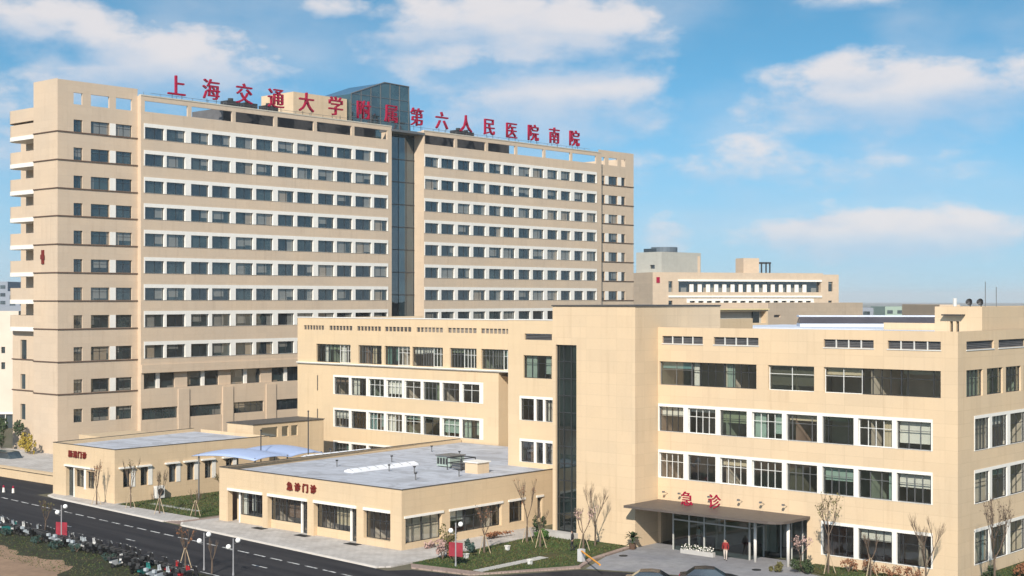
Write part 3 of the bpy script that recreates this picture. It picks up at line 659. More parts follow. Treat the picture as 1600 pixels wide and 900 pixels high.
# crown return walls
b.build('wall', W_TOW, TW)
b = MB()
for ya, yb, x in ((YA, YB, XM), (YC, YD, XM)): b.box(x-.55, x+.06, ya+.005, yb-.005, 48.255, 48.42)
b.build('parapet_beam', flat('parapet_stone', (.50, .46, .38), .85, var=.12), TW)
b = MB()
for y0, y1, cw, lo in ((YA, YB, mcw, 9), (YC, YD, rcw, 8)):
    for z0, z1 in zip(ZS[:lo], ZR[:lo]):
        b = MB(); strip(b, (XM, y0), (XM, y1), zM(z0)-.015, zM(z1)+.49, yM(cw[0][0])-.14-y0, yM(cw[-1][1])+.14-y0, [(yM(a)-y0, yM(c)-y0, zM(z0), zM(z1)) for a, c in cw], .06, .3); b.build('white_surround', WHITE, TW)
for z0, z1 in zip(ZS, ZR):
    b = MB(); b.box(XL_-.28, XL_+.02, 105.16, 106.05, z0, z1-.002); b.build('white_panel', WHITE, TW)
for z0, z1 in zip(ZS[:8], ZR[:8]):
    for ya, yb in ((211.45, 212.5), (215.35, 216.45)): b = MB(); b.box(XL_-.28, XL_+.02, ya, yb, z0, z1-.002); b.build('white_panel', WHITE, TW)
# dark string courses round the left end
b = MB()
for z in ZS[:10]:
    SCM = flat('string_course_brown', (.11, .07, .05), .8, var=.15)
    b = MB(); b.box(XL_+.005, XL_+.10, Y0-.1, YA-.01, z-.16, z-.02); b.box(XE-.003, XL_+.005, Y0-.10, Y0-.005, z-.16, z-.02); b.build('string_course', SCM, TW)
    if z < 16: b = MB(); b.box(-178.3, XE-.005, 99.3, 99.395, z-.16, z-.02); b.build('string_course', SCM, TW)
    if z > 16: b = MB(); b.box(XL_+.005, XL_+.10, YD+.01, YE, z-.16, z-.02); b.build('string_course', SCM, TW)
# recessed row near the base: beige piers between window pairs
for k in range(6):
    y = yM(110.5)+7.37*k
    b = MB(); b.box(XM-.94, XM-.45, y+5.15, y+7.2, zM(8.96), zM(11.04)); b.build('pier', W_TOW, TW)
    b = MB(); b.box(XM-.92, XM-.5, y+2.2, y+2.75, zM(8.96), zM(11.04)); b.build('white_panel', WHITE, TW)
for ya in (115.85, 123.35, 131.1, 138.6, 146.3):
    b = MB(); b.box(XM-.02, XM+.16, yM(ya), yM(ya)+1.8, 0, 8.75); b.build('pilaster', W_TOW, TW)
b = MB(); b.box(XM+.003, XM+.2, YA+.02, YB-.02, zM(11.1), zM(12.2)); b.build('overhang', W_TOW, TW)
# windows
dT = Vector((0, 1)); rest = MB(); n_ind = 0
order = []
for a, c in lc:
    for z0, z1 in zip(ZS, ZR): order.append(((XL_, 0), (a, c, z0, z1), 'half'))
for cw, lo in ((mcw, 9), (rcw, 8)):
    for a, c in cw:
        for z0, z1 in zip(ZS[:lo], ZR[:lo]): order.append(((XM, 0), (yM(a), yM(c), zM(z0), zM(z1)), 'tower'))
for k in range(6):
    y = yM(110.5)+7.37*k
    for q in (0, 2.75): order.append(((XM-.5, 0), (y+q, y+q+(2.2 if q == 0 else 2.4), zM(8.95), zM(11.0)), 'thin'))
for a, c in ((110.1, 115.8), (117.8, 123.2), (125.3, 130.7), (133.0, 138.4)): order.append(((XM, 0), (yM(a), yM(c), zM(4.8), zM(6.35)), 'five'))
for a, c in rp:
    for z0, z1 in zip(ZS[:8], ZR[:8]): order.append(((XL_, 0), (a, c, z0, z1), 'half'))
order.sort(key=lambda q: q[1][0])
for p0, h, st in order:
    if n_ind < 100:
        window(TW, p0, dT, h, st, DARKM, G_TOW, inset=.2, blind=0); n_ind += 1
    else:
        x = p0[0]-.24; a, c, z0, z1 = h
        rest.mat(0); rest.face([(x, a, z0), (x, c, z0), (x, c, z1), (x, a, z1)])
        rest.mat(1); m_ = a+(c-a)*.55
        rest.box(x+.005, x+.05, a, a+.05, z0, z1); rest.box(x+.005, x+.05, c-.05, c, z0, z1); rest.box(x+.005, x+.05, m_-.025, m_+.025, z0, z1); rest.box(x+.004, x+.05, a+.05, c-.05, z1-.05, z1)
tag(rest.build('window', [G_TOW, DARKM], TW), None, None, None, 'stuff')
b = MB(); b.face([(XM-.28, yM(133), 0), (XM-.28, yM(137.4), 0), (XM-.28, yM(137.4), 2.3), (XM-.28, yM(133), 2.3)]); b.build('garage_door', DARKM, TW)
# balconies
def balc(k0, k1, z0, z1, hollow=0.0):
    arc = lambda r, o: [(-176.9-r*sin(a), 100.1-r*cos(a)+o) for a in [pi/2*q/6 for q in range(7)]]
    b = MB(); outer = [(XE-.012, 100.1-k0)]+arc(k0, 0)+[(-176.9-k0, 101.58)]
    if hollow:
        inner = [(XE-.012, 100.1-k0+hollow)]+arc(k0-hollow, 0)+[(-176.9-k0+hollow, 101.58)]
        n = len(outer)
        for q in range(n-1):
            b.prism([outer[q], inner[q], inner[q+1], outer[q+1]][::-1], z0, z1)
    else: b.prism((outer+[(XE-.012, 101.58)])[::-1], z0, z1)
    return b
for i in range(8):
    z = 17.35+3.63*i
    bb = balc(1.6, 0, z-.55, z).build('balcony', WHITE, TW)
    balc(1.55, 0, z+.004, z+1.55, .14).build('parapet', W_TOW, bb)
balc(1.6, 0, 44.6, 46.3).build('balcony_roof', W_TOW, TW)
for i in range(8):
    z = 17.35+3.63*i; b = MB(); b.face([(-176.8, 101.8, z), (-175.0, 101.8, z), (-175.0, 101.8, z+2.5), (-176.8, 101.8, z+2.5)]); b.build('balcony_door', G_DARK, TW)
for z0, z1 in ((4.9, 7.0), (9.0, 11.0), (13.0, 15.6), (1.6, 3.0)): b = MB(); b.face([(-176.4, 99.6, z0), (-174.4, 99.6, z0), (-174.4, 99.6, z1), (-176.4, 99.6, z1)]); b.build('stair_window', G_DARK, TW)
# glass strip in the recess
b = MB(); gx = XM-2.2
b.face([(gx, YB+.01, 2), (gx, YC-.01, 2), (gx, YC-.01, 47.6), (gx, YB+.01, 47.6)]); GS = b.build('glass_strip', G_STRIP, TW)
b = MB()
for k in range(13): b.box(gx+.01, gx+.07, YB+.02, YC-.02, 3.6+k*3.63-.07, 3.6+k*3.63+.07)
for k in range(5): yy = YB+.15+(YC-YB-.3)*k/4; b.box(gx+.02, gx+.06, yy-.025, yy+.025, 2, 47.6)
b.build('glazing_bars', DARKM, GS)
b = MB(); b.box(gx-.5, XM+.1, YB-.1, YC+.1, 47.6, 47.95); b.build('strip_cap', ALU, TW)
# roof and plant rooms
b = MB(); b.box(-185.9, XM-.42, YA+.02, YB-.02, 45.3, 45.6); b.box(-185.9, XM-2.45, YB-.02, YC+.02, 45.3, 45.6); b.box(-185.9, XM-.42, YC+.02, YD-.02, 45.3, 45.6); b.box(-185.9, XL_-.36, 105.2, YA+.02, 45.3, 45.6); b.box(-185.9, XL_-.36, YD-.02, 220, 45.3, 45.6); b.box(-178.5, XL_-.36, 101.7, 105.2, 45.3, 45.6); b.build('roof', CONC, TW)
b = MB()
for ya, yb in ((125.6, 155.4), (163, 187.5)):
    b.box(-174, -166.6, ya, yb, 45.6, 48.6)
    for k in range(22): b.box(-166.58, -166.5, ya, yb, 45.65+k*.13, 45.7+k*.13)
b.build('plant_room', LOUVRE, TW)
b = MB(); b.box(-178, -170.2, 141.6, 152.6, 45.6, 53.0); b.build('lift_house', W_EM, TW)
b = MB()
g0, g1, g2 = 152.8, 160.1, 165.7
xf, xb_ = -169.5, -178
b.mesh([(xf, g0, 45.6), (xf, g1, 45.6), (xf, g2+.6, 45.6), (xb_, g2+.6, 45.6), (xb_, g0, 45.6), (xf, g0, 53.8), (xf, g1, 56.4), (xf, g2, 56.3), (xb_, g2, 56.3), (xb_, g0, 53.8), (xb_, g1, 56.4)],
       [(0, 1, 6, 5), (1, 2, 7, 6), (2, 3, 8, 7), (4, 0, 5, 9), (5, 6, 10, 9), (6, 7, 8, 10), (3, 4, 9, 10, 8)])
GP = b.build('glass_penthouse', glassmat('penthouse_glass', (.04, .08, .09), .12, False, (.015, .03, .036)), TW)
b = MB()
for k in range(7): yy = g0+.05+(g2-g0-.1)*k/6; zt = 53.8+2.6*min(1, (yy-g0)/(g1-g0)); b.box(xf+.01, xf+.10, yy-.05, yy+.05, 48.3, zt)
for z in (50.2, 52.2, 53.9): b.box(xf+.012, xf+.08, g0+(0 if z < 53.8 else .4), g2, z-.04, z+.04)
b.tube([(xf+.05, g0, 53.85), (xf+.05, g1, 56.45), (xf+.05, g2, 56.35)], .10, 6); b.build('glazing_bars', ALU, GP)
for (x, y, r) in ((-168, 128, .5), (-168.5, 131.5, .7), (-168, 135, .5), (-168, 176, .5), (-169, 179, .6)):
    b = MB(); b.box(x-.8, x+.8, y-1.2, y+1.2, 48.6, 49.6+r*.5); b.tube([(x, y, 49.7), (x, y, 50.3)], .4, 8); b.build('roof_fan', DARKM, TW)
b = MB()
for i in range(37): y = 111+i*2.65; b.box(-164.72, -164.68, y-.02, y+.02, 48.43, 49.05) if not 155.5 < y < 163 else None
b.box(-164.72, -164.68, 112, 208, 49.0, 49.04); b.build('sign_rail', ALU, TW)

# ---------------------------------------------------------------- lettering
def glyph(ch, size, mat, depth, name, parent, loc, rz, bold=.02):
    c = bpy.data.curves.new('glyph', 'FONT'); c.body = ch; c.size = size; c.extrude = depth/2; c.align_x = 'CENTER'; c.resolution_u = 3
    o = bpy.data.objects.new('glyph', c); COL.objects.link(o)
    dg = bpy.context.evaluated_depsgraph_get(); me = bpy.data.meshes.new_from_object(o.evaluated_get(dg)); bpy.data.objects.remove(o)
    me.transform(Matrix.Rotation(pi/2, 4, 'X'))
    bm_ = bmesh.new(); bm_.from_mesh(me); src = bm_.verts[:]+bm_.edges[:]+bm_.faces[:]
    for k, (sx_, sz_) in enumerate(((-1, 0), (1, 0), (0, 1), (0, -1))):      # bold strokes: the same outline shifted a little
        r_ = bmesh.ops.duplicate(bm_, geom=src)
        for e_ in r_['geom']:
            if isinstance(e_, bmesh.types.BMVert): e_.co += Vector((sx_*bold*size, .004*(k+1), sz_*bold*size*.6))
    bm_.to_mesh(me); bm_.free()
    zs = [v.co.z for v in me.vertices]; xs = [v.co.x for v in me.vertices]
    if zs: me.transform(Matrix.Translation((-(min(xs)+max(xs))/2, 0, -min(zs))))
    me.materials.clear(); me.materials.append(mat); me.name = name
    q = bpy.data.objects.new(name, me); COL.objects.link(q); q.parent = parent; q.location = loc; q.rotation_euler = (0, 0, rz)
    return q
RS = thing('roof_sign', 'row of sixteen large red characters standing along the tower roof edge', 'sign', (-164.3, 159, 48.4))
for i, ch in enumerate('上海交通大学附属第六人民医院南院'):
    y = 116.03+5.8*i
    glyph(ch, 3.1, RED, .35, 'letter', RS, (0, y-159, 49.15-48.4), pi/2, .004)
    b = MB()
    for dy in (-.8, .8): b.tube([(-164.2, y+dy, 48.42), (-164.2, y+dy, 49.2)], .04, 5)
    b.build('letter_post', DARKM, RS)
def wallsign(name, label, txt, x0, dx_, y, z, size, mat, bold=.02, dep=.1, dz=0):
    s = thing(name, label, 'sign', (x0, y, z))
    for i, ch in enumerate(txt): glyph(ch, size, mat, dep, 'letter', s, (dx_*i, 0, dz*i), 0, bold)
    return s
wallsign('entrance_sign', 'two big red characters standing on the entrance canopy', '急诊', -67.75, 2.75, 98.6, 3.81, 1.25, RED, .005, .14)
wallsign('clinic_sign', 'four dark red characters on the front of the near flat roofed clinic', '急诊门诊', -99.6, 1.08, 82.42, 3.85, .80, DRED, .05)
wallsign('clinic_sign', 'four dark red characters on the front of the far small clinic', '肠道门诊', -135.0, .9, 81.9, 4.3, .74, DRED, .05)
b = MB(); b.box(-167.5, -166.9, 97.40, 97.5, 25.6, 27.4); b.box(-167.65, -166.75, 97.36, 97.42, 26.2, 26.8)
tag(b.build('wall_emblem', DRED), 'small dark red emblem high on the end wall of the tower', 'emblem')

# ================================================================= NEAR CLINIC (low building, front)
C1 = thing('clinic_building', 'near single storey clinic with grey flat roof, corner columns and wide windows', 'building', (-97, 95, 0))
FX0, FX1, FY, FB = -110.0, -85.25, 82.5, 117.3
b = MB(); LF = lambda x: x-FX0
bays = [(-108.7, -103.55), (-102.8, -97.26), (-96.4, -90.8), (-89.9, -86.6)]
sb = [(82.95, 87.3, .6), (88.3, 94.95, .75), (96.0, 98.0, .8), (99.9, 100.6, .75)]
b.wall((FX0, FY), (FX1, FY), 0, 5.12, [(LF(a), LF(c), 0.0 if i < 3 else .7, 3.05) for i, (a, c) in enumerate(bays)], .55)
b.wall((FX1, FY), (FX1, FB), 0, 5.12, [(a-FY, c-FY, z, 2.72) for a, c, z in sb], .4)
b.wall((FX0-1.8, FB), (FX0, FY), 0, 5.12); b.face([(FX0-1.8, FB, 5.12), (FX0, FY, 5.12), (FX0+.3, FY, 5.12), (FX0-1.5, FB, 5.12)])
# inner parapet faces
b.wall((FX1-.3, FY+.3), (FX0, FY+.3), 4.55, 5.12); b.wall((FX1-.3, FB), (FX1-.3, FY+.3), 4.55, 5.12); b.wall((FX0, FY), (FX0-1.5, FB), 4.55, 5.12)
b.face([(FX0, FY, 5.12), (FX1, FY, 5.12), (FX1, FY+.3, 5.12), (FX0, FY+.3, 5.12)]); b.face([(FX1-.3, FY+.3, 5.12), (FX1, FY+.3, 5.12), (FX1, FB, 5.12), (FX1-.3, FB, 5.12)])
b.build('wall', W_LOW, C1)
b = MB(); b.box(FX0+.05, FX1+.03, FY-.03, FY+.12, 5.125, 5.19); b.box(FX1-.12, FX1+.03, FY+.125, 103.9, 5.125, 5.19)
b.prism([(FX0-.02, FY), (FX0+.15, FY), (FX0-1.65, FB), (FX0-1.82, FB)], 5.125, 5.19); b.build('coping', COPING, C1)
b = MB(); b.face([(FX0+.3, FY+.31, 4.75), (FX1-.31, FY+.31, 4.75), (FX1-.31, FB, 4.75), (FX0-1.5, FB, 4.75)]); b.build('roof', ROOFM, C1)
# recessed front: apron walls, windows, doors
b = MB(); yy = FY+.5
for a, c in ((-107.3, -103.56), (-102.79, -98.6), (-96.39, -91.95)): b.box(a, c, yy-.1, yy+.1, 0.05, .88)
b.box(-108.69, -107.3, yy+.6, yy+.7, .05, 3.0)
b.build('apron_wall', W_LOW, C1)
b = MB()
for x in (-107.4, -98.45, -91.9): b = MB(); b.box(x-.09, x+.09, yy-.14, yy+.1, .05, 3.04); b.build('white_post', WHITE, C1)
for a, c in bays: b = MB(); b.box(a, c, FY-.10, FY-.004, 3.06, 3.30); b.build('white_lintel', WHITE, C1)
for a, c, z in sb: b = MB(); b.box(FX1+.004, FX1+.10, a-.15, c+.15, 2.73, 2.92); b.build('white_lintel', WHITE, C1)
for a, c, z0 in ((-107.3, -103.56, .88), (-102.79, -98.55, .88), (-96.39, -92.0, .88)):
    n = 2
    for i in range(n): window(C1, (FX0, FY), dE, (LF(a+(c-a)*i/n), LF(a+(c-a)*(i+1)/n), z0, 3.04), random.choice(('half', 'tri')), DARKM, G_CLEAR, inset=.48, blind=.35)
window(C1, (FX0, FY), dE, (LF(-89.9), LF(-86.6), .7, 3.05), 'tri', DARKM, G_CLEAR, inset=.35, blind=.3)
for a, c in ((-98.35, -97.27), (-91.8, -90.81)):
    b = MB(); b.box(a, a+.07, yy, yy+.08, .06, 3.0); b.box(c-.07, c, yy, yy+.08, .06, 3.0); b.box(a+.07, c-.07, yy, yy+.08, 2.15, 2.22); b.box(a+.07, c-.07, yy+.005, yy+.075, .06, .2); dd = b.build('door', DARKM, C1)
    b = MB(); b.face([(a+.07, yy+.05, .06), (c-.07, yy+.05, .06), (c-.07, yy+.05, 3), (a+.07, yy+.05, 3)]); b.build('pane', G_CLEAR, dd)
for (a, c, z) in sb:
    n = max(1, round((c-a)/2.3))
    for i in range(n): window(C1, (FX1, FY), dT, (a-FY+(c-a)*i/n, a-FY+(c-a)*(i+1)/n, z, 2.72), 'half' if c-a > 1 else 'thin', DARKM, G_CLEAR, inset=.3, blind=.25)
b = MB(); rooms(b, (FX0, FY+.4), (FX1-.45, FY+.4), [.05, 4.0], 5.2, 6.3, .3); rooms(b, (FX1, FY+5.9), (FX1, 103), [.05, 4.0], 5.5, 5.6, .42)
b.build('interior', [INDARK, INCEIL, INWALL, LAMP], C1)
# roof gear on the near clinic: each its own thing
def roofbox(name, label, cat, x0, x1, y0, y1, z0, z1, mat, group=None, lid=None):
    t = thing(name, label, cat, ((x0+x1)/2, (y0+y1)/2, z0), 0, group)
    b = MB(); b.box(x0, x1, y0, y1, z0, z1); b.build('body', mat, t)
    if lid: b = MB(); b.box(x0-.12, x1+.12, y0-.12, y1+.12, z1, z1+.1); b.build('lid', lid, t)
    return t
for (xa, ya, yb, lab) in ((-112.1, 94.8, 103.8, 'left'), (-99.9, 89.8, 98.4, 'right')):
    t = thing('skylight', 'long white ridge skylight on the clinic roof, '+('near the left parapet' if lab == 'left' else 'in the middle of the roof'), 'skylight', (xa, ya, 4.75), 0, 'skylights on the clinic roof')
    b = MB(); b.mesh([(xa-.6, ya, 4.76), (xa+.6, ya, 4.76), (xa+.6, yb, 4.76), (xa-.6, yb, 4.76), (xa-.6, ya, 4.95), (xa+.6, ya, 4.95), (xa+.6, yb, 4.95), (xa-.6, yb, 4.95), (xa, ya, 5.12), (xa, yb, 5.12)],
        [(0, 1, 5, 8, 4), (1, 2, 6, 5), (2, 3, 7, 9, 6), (3, 0, 4, 7), (4, 8, 9, 7), (5, 6, 9, 8)]); b.build('glazing', flat('skylight_white', (.78, .80, .84), .3, var=.03), t)
    b = MB()
    for k in range(9): q = ya+(yb-ya)*k/8; b.tube([(xa+.62, q, 4.95), (xa, q, 5.13), (xa-.62, q, 4.95)], .02, 4)
    b.build('ridge_bars', ALU, t)
t = roofbox('air_conditioner', 'pale green air handling box on the clinic roof', 'roof unit', -97.2, -95.4, 98.8, 100.8, 4.85, 5.8, flat('pale_green_metal', (.33, .40, .36), .6, .1), None, ALU)
b = MB(); [b.box(-97.1+.38*k, -96.85+.38*k, 98.76, 98.798, 5.05, 5.65) for k in range(4)]; b.build('grille', DARKM, t)
t = thing('pipe_frame', 'dark steel pipe frame beside the pale green roof box', 'pipe frame', (-93.6, 98.5, 4.76))
b = MB()
for x in (-94.6, -92.8):
    for y in (97.6, 99.6): b.tube([(x, y, 4.76), (x, y, 5.9)], .05, 6)
for z in (5.4, 5.9):
    b.tube([(-94.6, 97.6, z), (-92.8, 97.6, z), (-92.8, 99.6, z), (-94.6, 99.6, z), (-94.6, 97.6, z)], .05, 6)
b.build('frame', DARKM, t); b = MB(); b.box(-94.3, -93.1, 97.9, 99.3, 4.9, 5.35); b.build('fan_unit', ALU, t)
roofbox('roof_hatch', 'small cream brick roof hatch near the clinic roof right side', 'roof hatch', -91.7, -90.1, 97.0, 98.6, 4.75, 5.75, W_EM, None, WHITE)
for i, (x, y) in enumerate(((-113.0, 99.0), (-104.4, 92.3), (-103.2, 98.5), (-97.8, 93.0), (-95.0, 93.6), (-91.4, 90.2), (-107, 108), (-101, 106), (-96.2, 109), (-90.2, 94.6))):
    t = thing('vent_pipe', 'short grey vent pipe with a cap on the clinic roof', 'vent pipe', (x, y, 4.75), 0, 'vent pipes on the clinic roof')
    b = MB(); b.tube([(x, y, 4.75), (x, y, 5.3)], .06, 7); b.build('pipe', ALU, t); b = MB(); b.tube([(x, y, 5.3), (x, y, 5.42)], .13, 8); b.build('cap', DARKM, t)
t = thing('doormat', None, 'doormat')
bpy.data.objects.remove(t)
for x, n in ((-103.2, 'first'), (-97.2, 'second'), (-90.6, 'third')):
    b = MB(); b.box(x-.75, x+.75, FY-1.0, FY-.25, .121, .15); tag(b.build('doormat', flat('black_rubber', (.015, .015, .015), .9)), 'black mat on the pavement at the %s column of the clinic front from the left' % n, 'mat', 'mats along the clinic front')

# ================================================================= FAR CLINIC (low building, left)
C2 = thing('clinic_building', 'far small clinic with narrow windows under white ledges at the foot of the tower', 'building', (-132, 92, 0))
A0, A1, AY, AB = -138.6, -126.8, 82.0, 102.0
b = MB(); LA = lambda x: x-A0
b.wall((A0, AY), (A1, AY), 0, 5.6, [(LA(-136.0), LA(-134.5), 0, 3.3), (LA(-134.3), LA(-132.5), 1.25, 3.1), (LA(-132.1), LA(-130.6), 1.25, 3.05)], .45)
sw = [(83.0, 83.9), (85.1, 86.0), (88.6, 89.5), (90.9, 91.8), (93.2, 94.1), (96, 96.9)]
b.wall((A1, AY), (A1, AB), 0, 5.6, [(a-AY, c-AY, 1.65, 3.55) for a, c in sw], .35)
b.wall((A0-2.5, AB), (A0, AY), 0, 5.6); b.wall((A1-.3, AB), (A1-.3, AY+.3), 5.0, 5.6); b.wall((A1-.3, AY+.3), (A0, AY+.3), 5.0, 5.6); b.wall((A0+.3, AY+.3), (A0-2.2, AB), 5.0, 5.6)
for q in ([(A0, AY), (A1, AY), (A1, AY+.3), (A0, AY+.3)], [(A1-.3, AY+.3), (A1, AY+.3), (A1, AB), (A1-.3, AB)], [(A0, AY+.3), (A0+.3, AY+.3), (A0-2.2, AB), (A0-2.5, AB)]): b.face([(x, y, 5.6) for x, y in q])
b.build('wall', W_LOW, C2)
b = MB(); b.box(A0, A1+.03, AY-.03, AY+.12, 5.605, 5.66); b.box(A1-.12, A1+.03, AY+.125, AB, 5.605, 5.66); b.prism([(A0, AY+.13), (A0+.12, AY+.13), (A0-2.35, AB), (A0-2.5, AB)], 5.605, 5.66); b.build('coping', COPING, C2)
b = MB(); b.face([(A0+.3, AY+.31, 5.25), (A1-.31, AY+.31, 5.25), (A1-.31, AB, 5.25), (A0-2.2, AB, 5.25)]); b.build('roof', ROOFM, C2)
b = MB()
for a, c in sw:
    b = MB(); b.box(A1+.003, A1+.3, a-.55, c+.3, 3.62, 3.78); b.build('white_ledge', WHITE, C2)
    b = MB(); b.box(A1+.004, A1+.05, c+.003, c+.5, 1.65, 3.6); b.build('white_panel', WHITE, C2)
b = MB(); b.box(-136.1, -130.4, AY-.22, AY-.003, 3.3, 3.46); b.build('white_ledge', WHITE, C2)
for xa, xb, za_ in ((-134.5, -134.32, .1), (-132.48, -132.12, 1.1)): b = MB(); b.box(xa, xb, AY-.03, AY+.3, za_, 3.29); b.build('white_post', WHITE, C2)
window(C2, (A0, AY), dE, (LA(-134.3), LA(-132.5), 1.25, 3.1), 'half', DARKM, G_CLEAR, inset=.3); window(C2, (A0, AY), dE, (LA(-132.1), LA(-130.6), 1.25, 3.05), 'half', DARKM, G_CLEAR, inset=.3)
for a, c in sw: window(C2, (A1, AY), dT, (a-AY, c-AY, 1.65, 3.55), 'thin', DARKM, G_DARK, inset=.25)
b = MB(); b.box(-136, -134.5, AY+.4, AY+.48, 0.1, 3.3); b.build('door', G_DARK, C2)
b = MB(); rooms(b, (A0, AY+.35), (A1-.4, AY+.35), [.05, 4.4], 5, 4); b.build('interior', [INDARK, INCEIL, INWALL, LAMP], C2)
b = MB(); b.wall((A1, AB), (A0-1, AB), 0, 5.6); b.build('back_wall', W_LOW, C2)
LK = thing('link_block', 'narrow beige link block with greenish windows behind the far clinic', 'link building', (-131, 108, 0))
b = MB(); b.wall((-135.0, 102.4), (-130.2, 102.4), 0, 6.6); b.wall((-130.2, 102.4), (-130.2, 113), 0, 6.6, [(1.2, 3.6, 5.0, 6.2), (4.2, 5.2, 5.0, 6.2), (5.6, 6.6, 5.0, 6.2)], .25); b.wall((-135, 113), (-135, 102.4), 0, 6.6); b.wall((-130.2, 113), (-135, 113), 0, 6.6)
b.face([(-135, 102.4, 6.6), (-130.2, 102.4, 6.6), (-130.2, 113, 6.6), (-135, 113, 6.6)]); b.build('wall', W_LOW, LK)
for (ya, yb) in ((103.6, 106.0), (106.6, 107.6), (108.0, 109.0)): b = MB(); b.face([(-130.4, ya, 5), (-130.4, yb, 5), (-130.4, yb, 6.2), (-130.4, ya, 6.2)]); b.build('window', G_GREEN, LK)
b = MB(); b.box(-134.6, -134.4, 103, 112.5, 3.8, 6.4); b.build('inner_wall', INWALL, LK)
b = MB(); b.box(-135.1, -130.1, 102.3, 113.1, 6.61, 6.7); b.build('coping', COPING, LK)
# small lean-to with a dark door between clinic and tower
SHD = thing('gatehouse', 'little beige block with a dark doorway between tower foot and far clinic', 'gatehouse', (-145, 92, 0))
b = MB(); b.wall((-146.5, 90.0), (-141.4, 90.0), 1.2, 5.4, [(1.2, 3.0, 1.25, 4.2)], .3); b.wall((-141.4, 90), (-141.4, 97), 1.2, 5.4); b.face([(-146.5, 90, 5.4), (-141.4, 90, 5.4), (-141.4, 97, 5.4), (-146.5, 97, 5.4)]); b.wall((-146.5, 97), (-146.5, 90), 1.2, 5.4); b.build('wall', W_LOW, SHD)
b = MB(); b.face([(-145.3, 90.2, 1.2), (-143.5, 90.2, 1.2), (-143.5, 90.2, 4.2), (-145.3, 90.2, 4.2)]); b.build('door', G_DARK, SHD)

# awning: translucent pale blue wavy roof over the passage
AW = thing('passage_awning', 'pale blue wavy membrane awning on thin posts over the passage between the clinics', 'awning', (-118, 95, 0))
b = MB(); nx, ny = 10, 18; v = []; f = []
for j in range(ny+1):
    for i in range(nx+1):
        u, q = i/nx, j/ny
        x = -122.9+8.4*u; y = 88.6+11.0*q+1.6*u*(1-q)
        z = 5.0+.5*abs(sin(q*pi*2.0))**.8*(1-.5*(2*u-1)**2) - .25*(2*u-1)**2
        v.append((x, y, z))
for j in range(ny):
    for i in range(nx): a = j*(nx+1)+i; f.append((a, a+1, a+nx+2, a+nx+1))
b.mesh(v, f); o = b.build('membrane', flat('membrane_blue', (.33, .41, .60), .5, var=.06), AW, smooth=True)
sm = o.modifiers.new('solid', 'SOLIDIFY'); sm.thickness = .06
b = MB()
for x, y in ((-122.4, 89.2), (-114.9, 90.6), (-122.4, 94.2), (-114.9, 94.8), (-122.4, 99.2), (-114.9, 99.4)): b.tube([(x, y, 0), (x, y, 4.95)], .08, 8)
b.build('post', ALU, AW)
for x, y, zt, n in ((-117.6, 93.5, 7.4, 'left'), (-113.6, 96.5, 9.4, 'right')):
    b = MB(); b.tube([(x, y, 0), (x, y, zt)], .06, 6); b.sphere((x, y, zt), .1); tag(b.build('awning_mast', DARKM), 'thin dark mast standing at the %s of the pale blue awning' % n, 'mast')

# ================================================================= REAR BUILDINGS
fw = Vector((-sin(R(HEAD)), cos(R(HEAD)))); rt = Vector((cos(R(HEAD)), sin(R(HEAD))))
def at(px, depth): return fw*depth+rt*((px-800)/2222*depth)
def zz_(py, depth): return 21+(468-py)/2222*depth
RB = thing('rear_ward_building', 'beige long ward block with white window piers behind the emergency roof', 'building', (*at(1180, 335), 0))
p0, p1 = at(1054, 322), at(1286, 334); d = (p1-p0).normalized(); Lr = (p1-p0).length; inn = Vector((-d.y, d.x))
zt, za, zb_, zc, zd, ze = zz_(426, 326), 25.15, 22.7, 21.6, 20.75, 19.3
b = MB(); b.wall(p0, p1, 0, zt, [(1.0, Lr-.6, zb_, za), (3, Lr-2.5, ze, zd)], 1.2)
p2 = p1+d*4.2+inn*.0; b.wall(p1, p2, 0, zt-.3, [(1.4, 2.6, zb_+.2, za), (1.4, 2.4, ze, zd)], .5); b.wall(p2, p2+inn*20, 0, zt-.3)
pm = p0-d*5.4; b.wall(pm, p0, 0, zt, [(3.9, 4.9, zb_, za), (3.9, 4.9, ze-.4, zd)], .5); b.wall(pm+inn*20, pm, 0, zt)
b.face([(q.x, q.y, zt-.2) for q in (pm, p1, p1+inn*20, pm+inn*20)])
b.build('wall', W_REAR, RB)
b = MB()
def pbox(mb, o, s0, s1, k0, k1, z0, z1):
    mb.prism([tuple(o+d*s0+inn*k0), tuple(o+d*s1+inn*k0), tuple(o+d*s1+inn*k1), tuple(o+d*s0+inn*k1)], z0, z1)
pbox(b, p0, .8, Lr-.4, -.25, -.004, za, za+.42); pbox(b, p0, -1.6, Lr-.4, -.25, -.004, zc-.12, zc+.3)
n = 15
for i in range(n): pbox(b, p0, 4+i*(Lr-7)/n, 4+i*(Lr-7)/n+.95, .5, .8, zb_, za-.7)
pbox(b, p0, 3, Lr-2.5, -.02, .6, zd-.05, zd+.45)
for i in range(n+1): pbox(b, p0, 3+i*(Lr-6.2)/n, 3+i*(Lr-6.2)/n+.8, -.02, .6, ze, zd-.055)
b.build('white_pier', WHITE, RB)
b = MB(); pbox(b, p0, .9, Lr-.5, 1.0, 1.1, zb_, za); pbox(b, p0, 3, Lr-2.5, .9, 1.0, ze, zd); pbox(b, p1, 1.3, 2.7, .4, .45, zb_, za); pbox(b, p1, 1.3, 2.5, .4, .45, ze, zd); pbox(b, pm, 3.8, 5, .4, .45, ze-.5, za); b.build('window_band', G_TOW, RB)
b = MB(); pbox(b, p0, 20.5, 24.6, 6, 10, zt-.2, zz_(403, 333)); b.build('roof_room', W_REAR, RB)
b = MB()
for s in (25.2, 26.4, 27.4): pbox(b, p0, s, s+.25, 6, 6.3, zt-.2, zz_(410, 333))
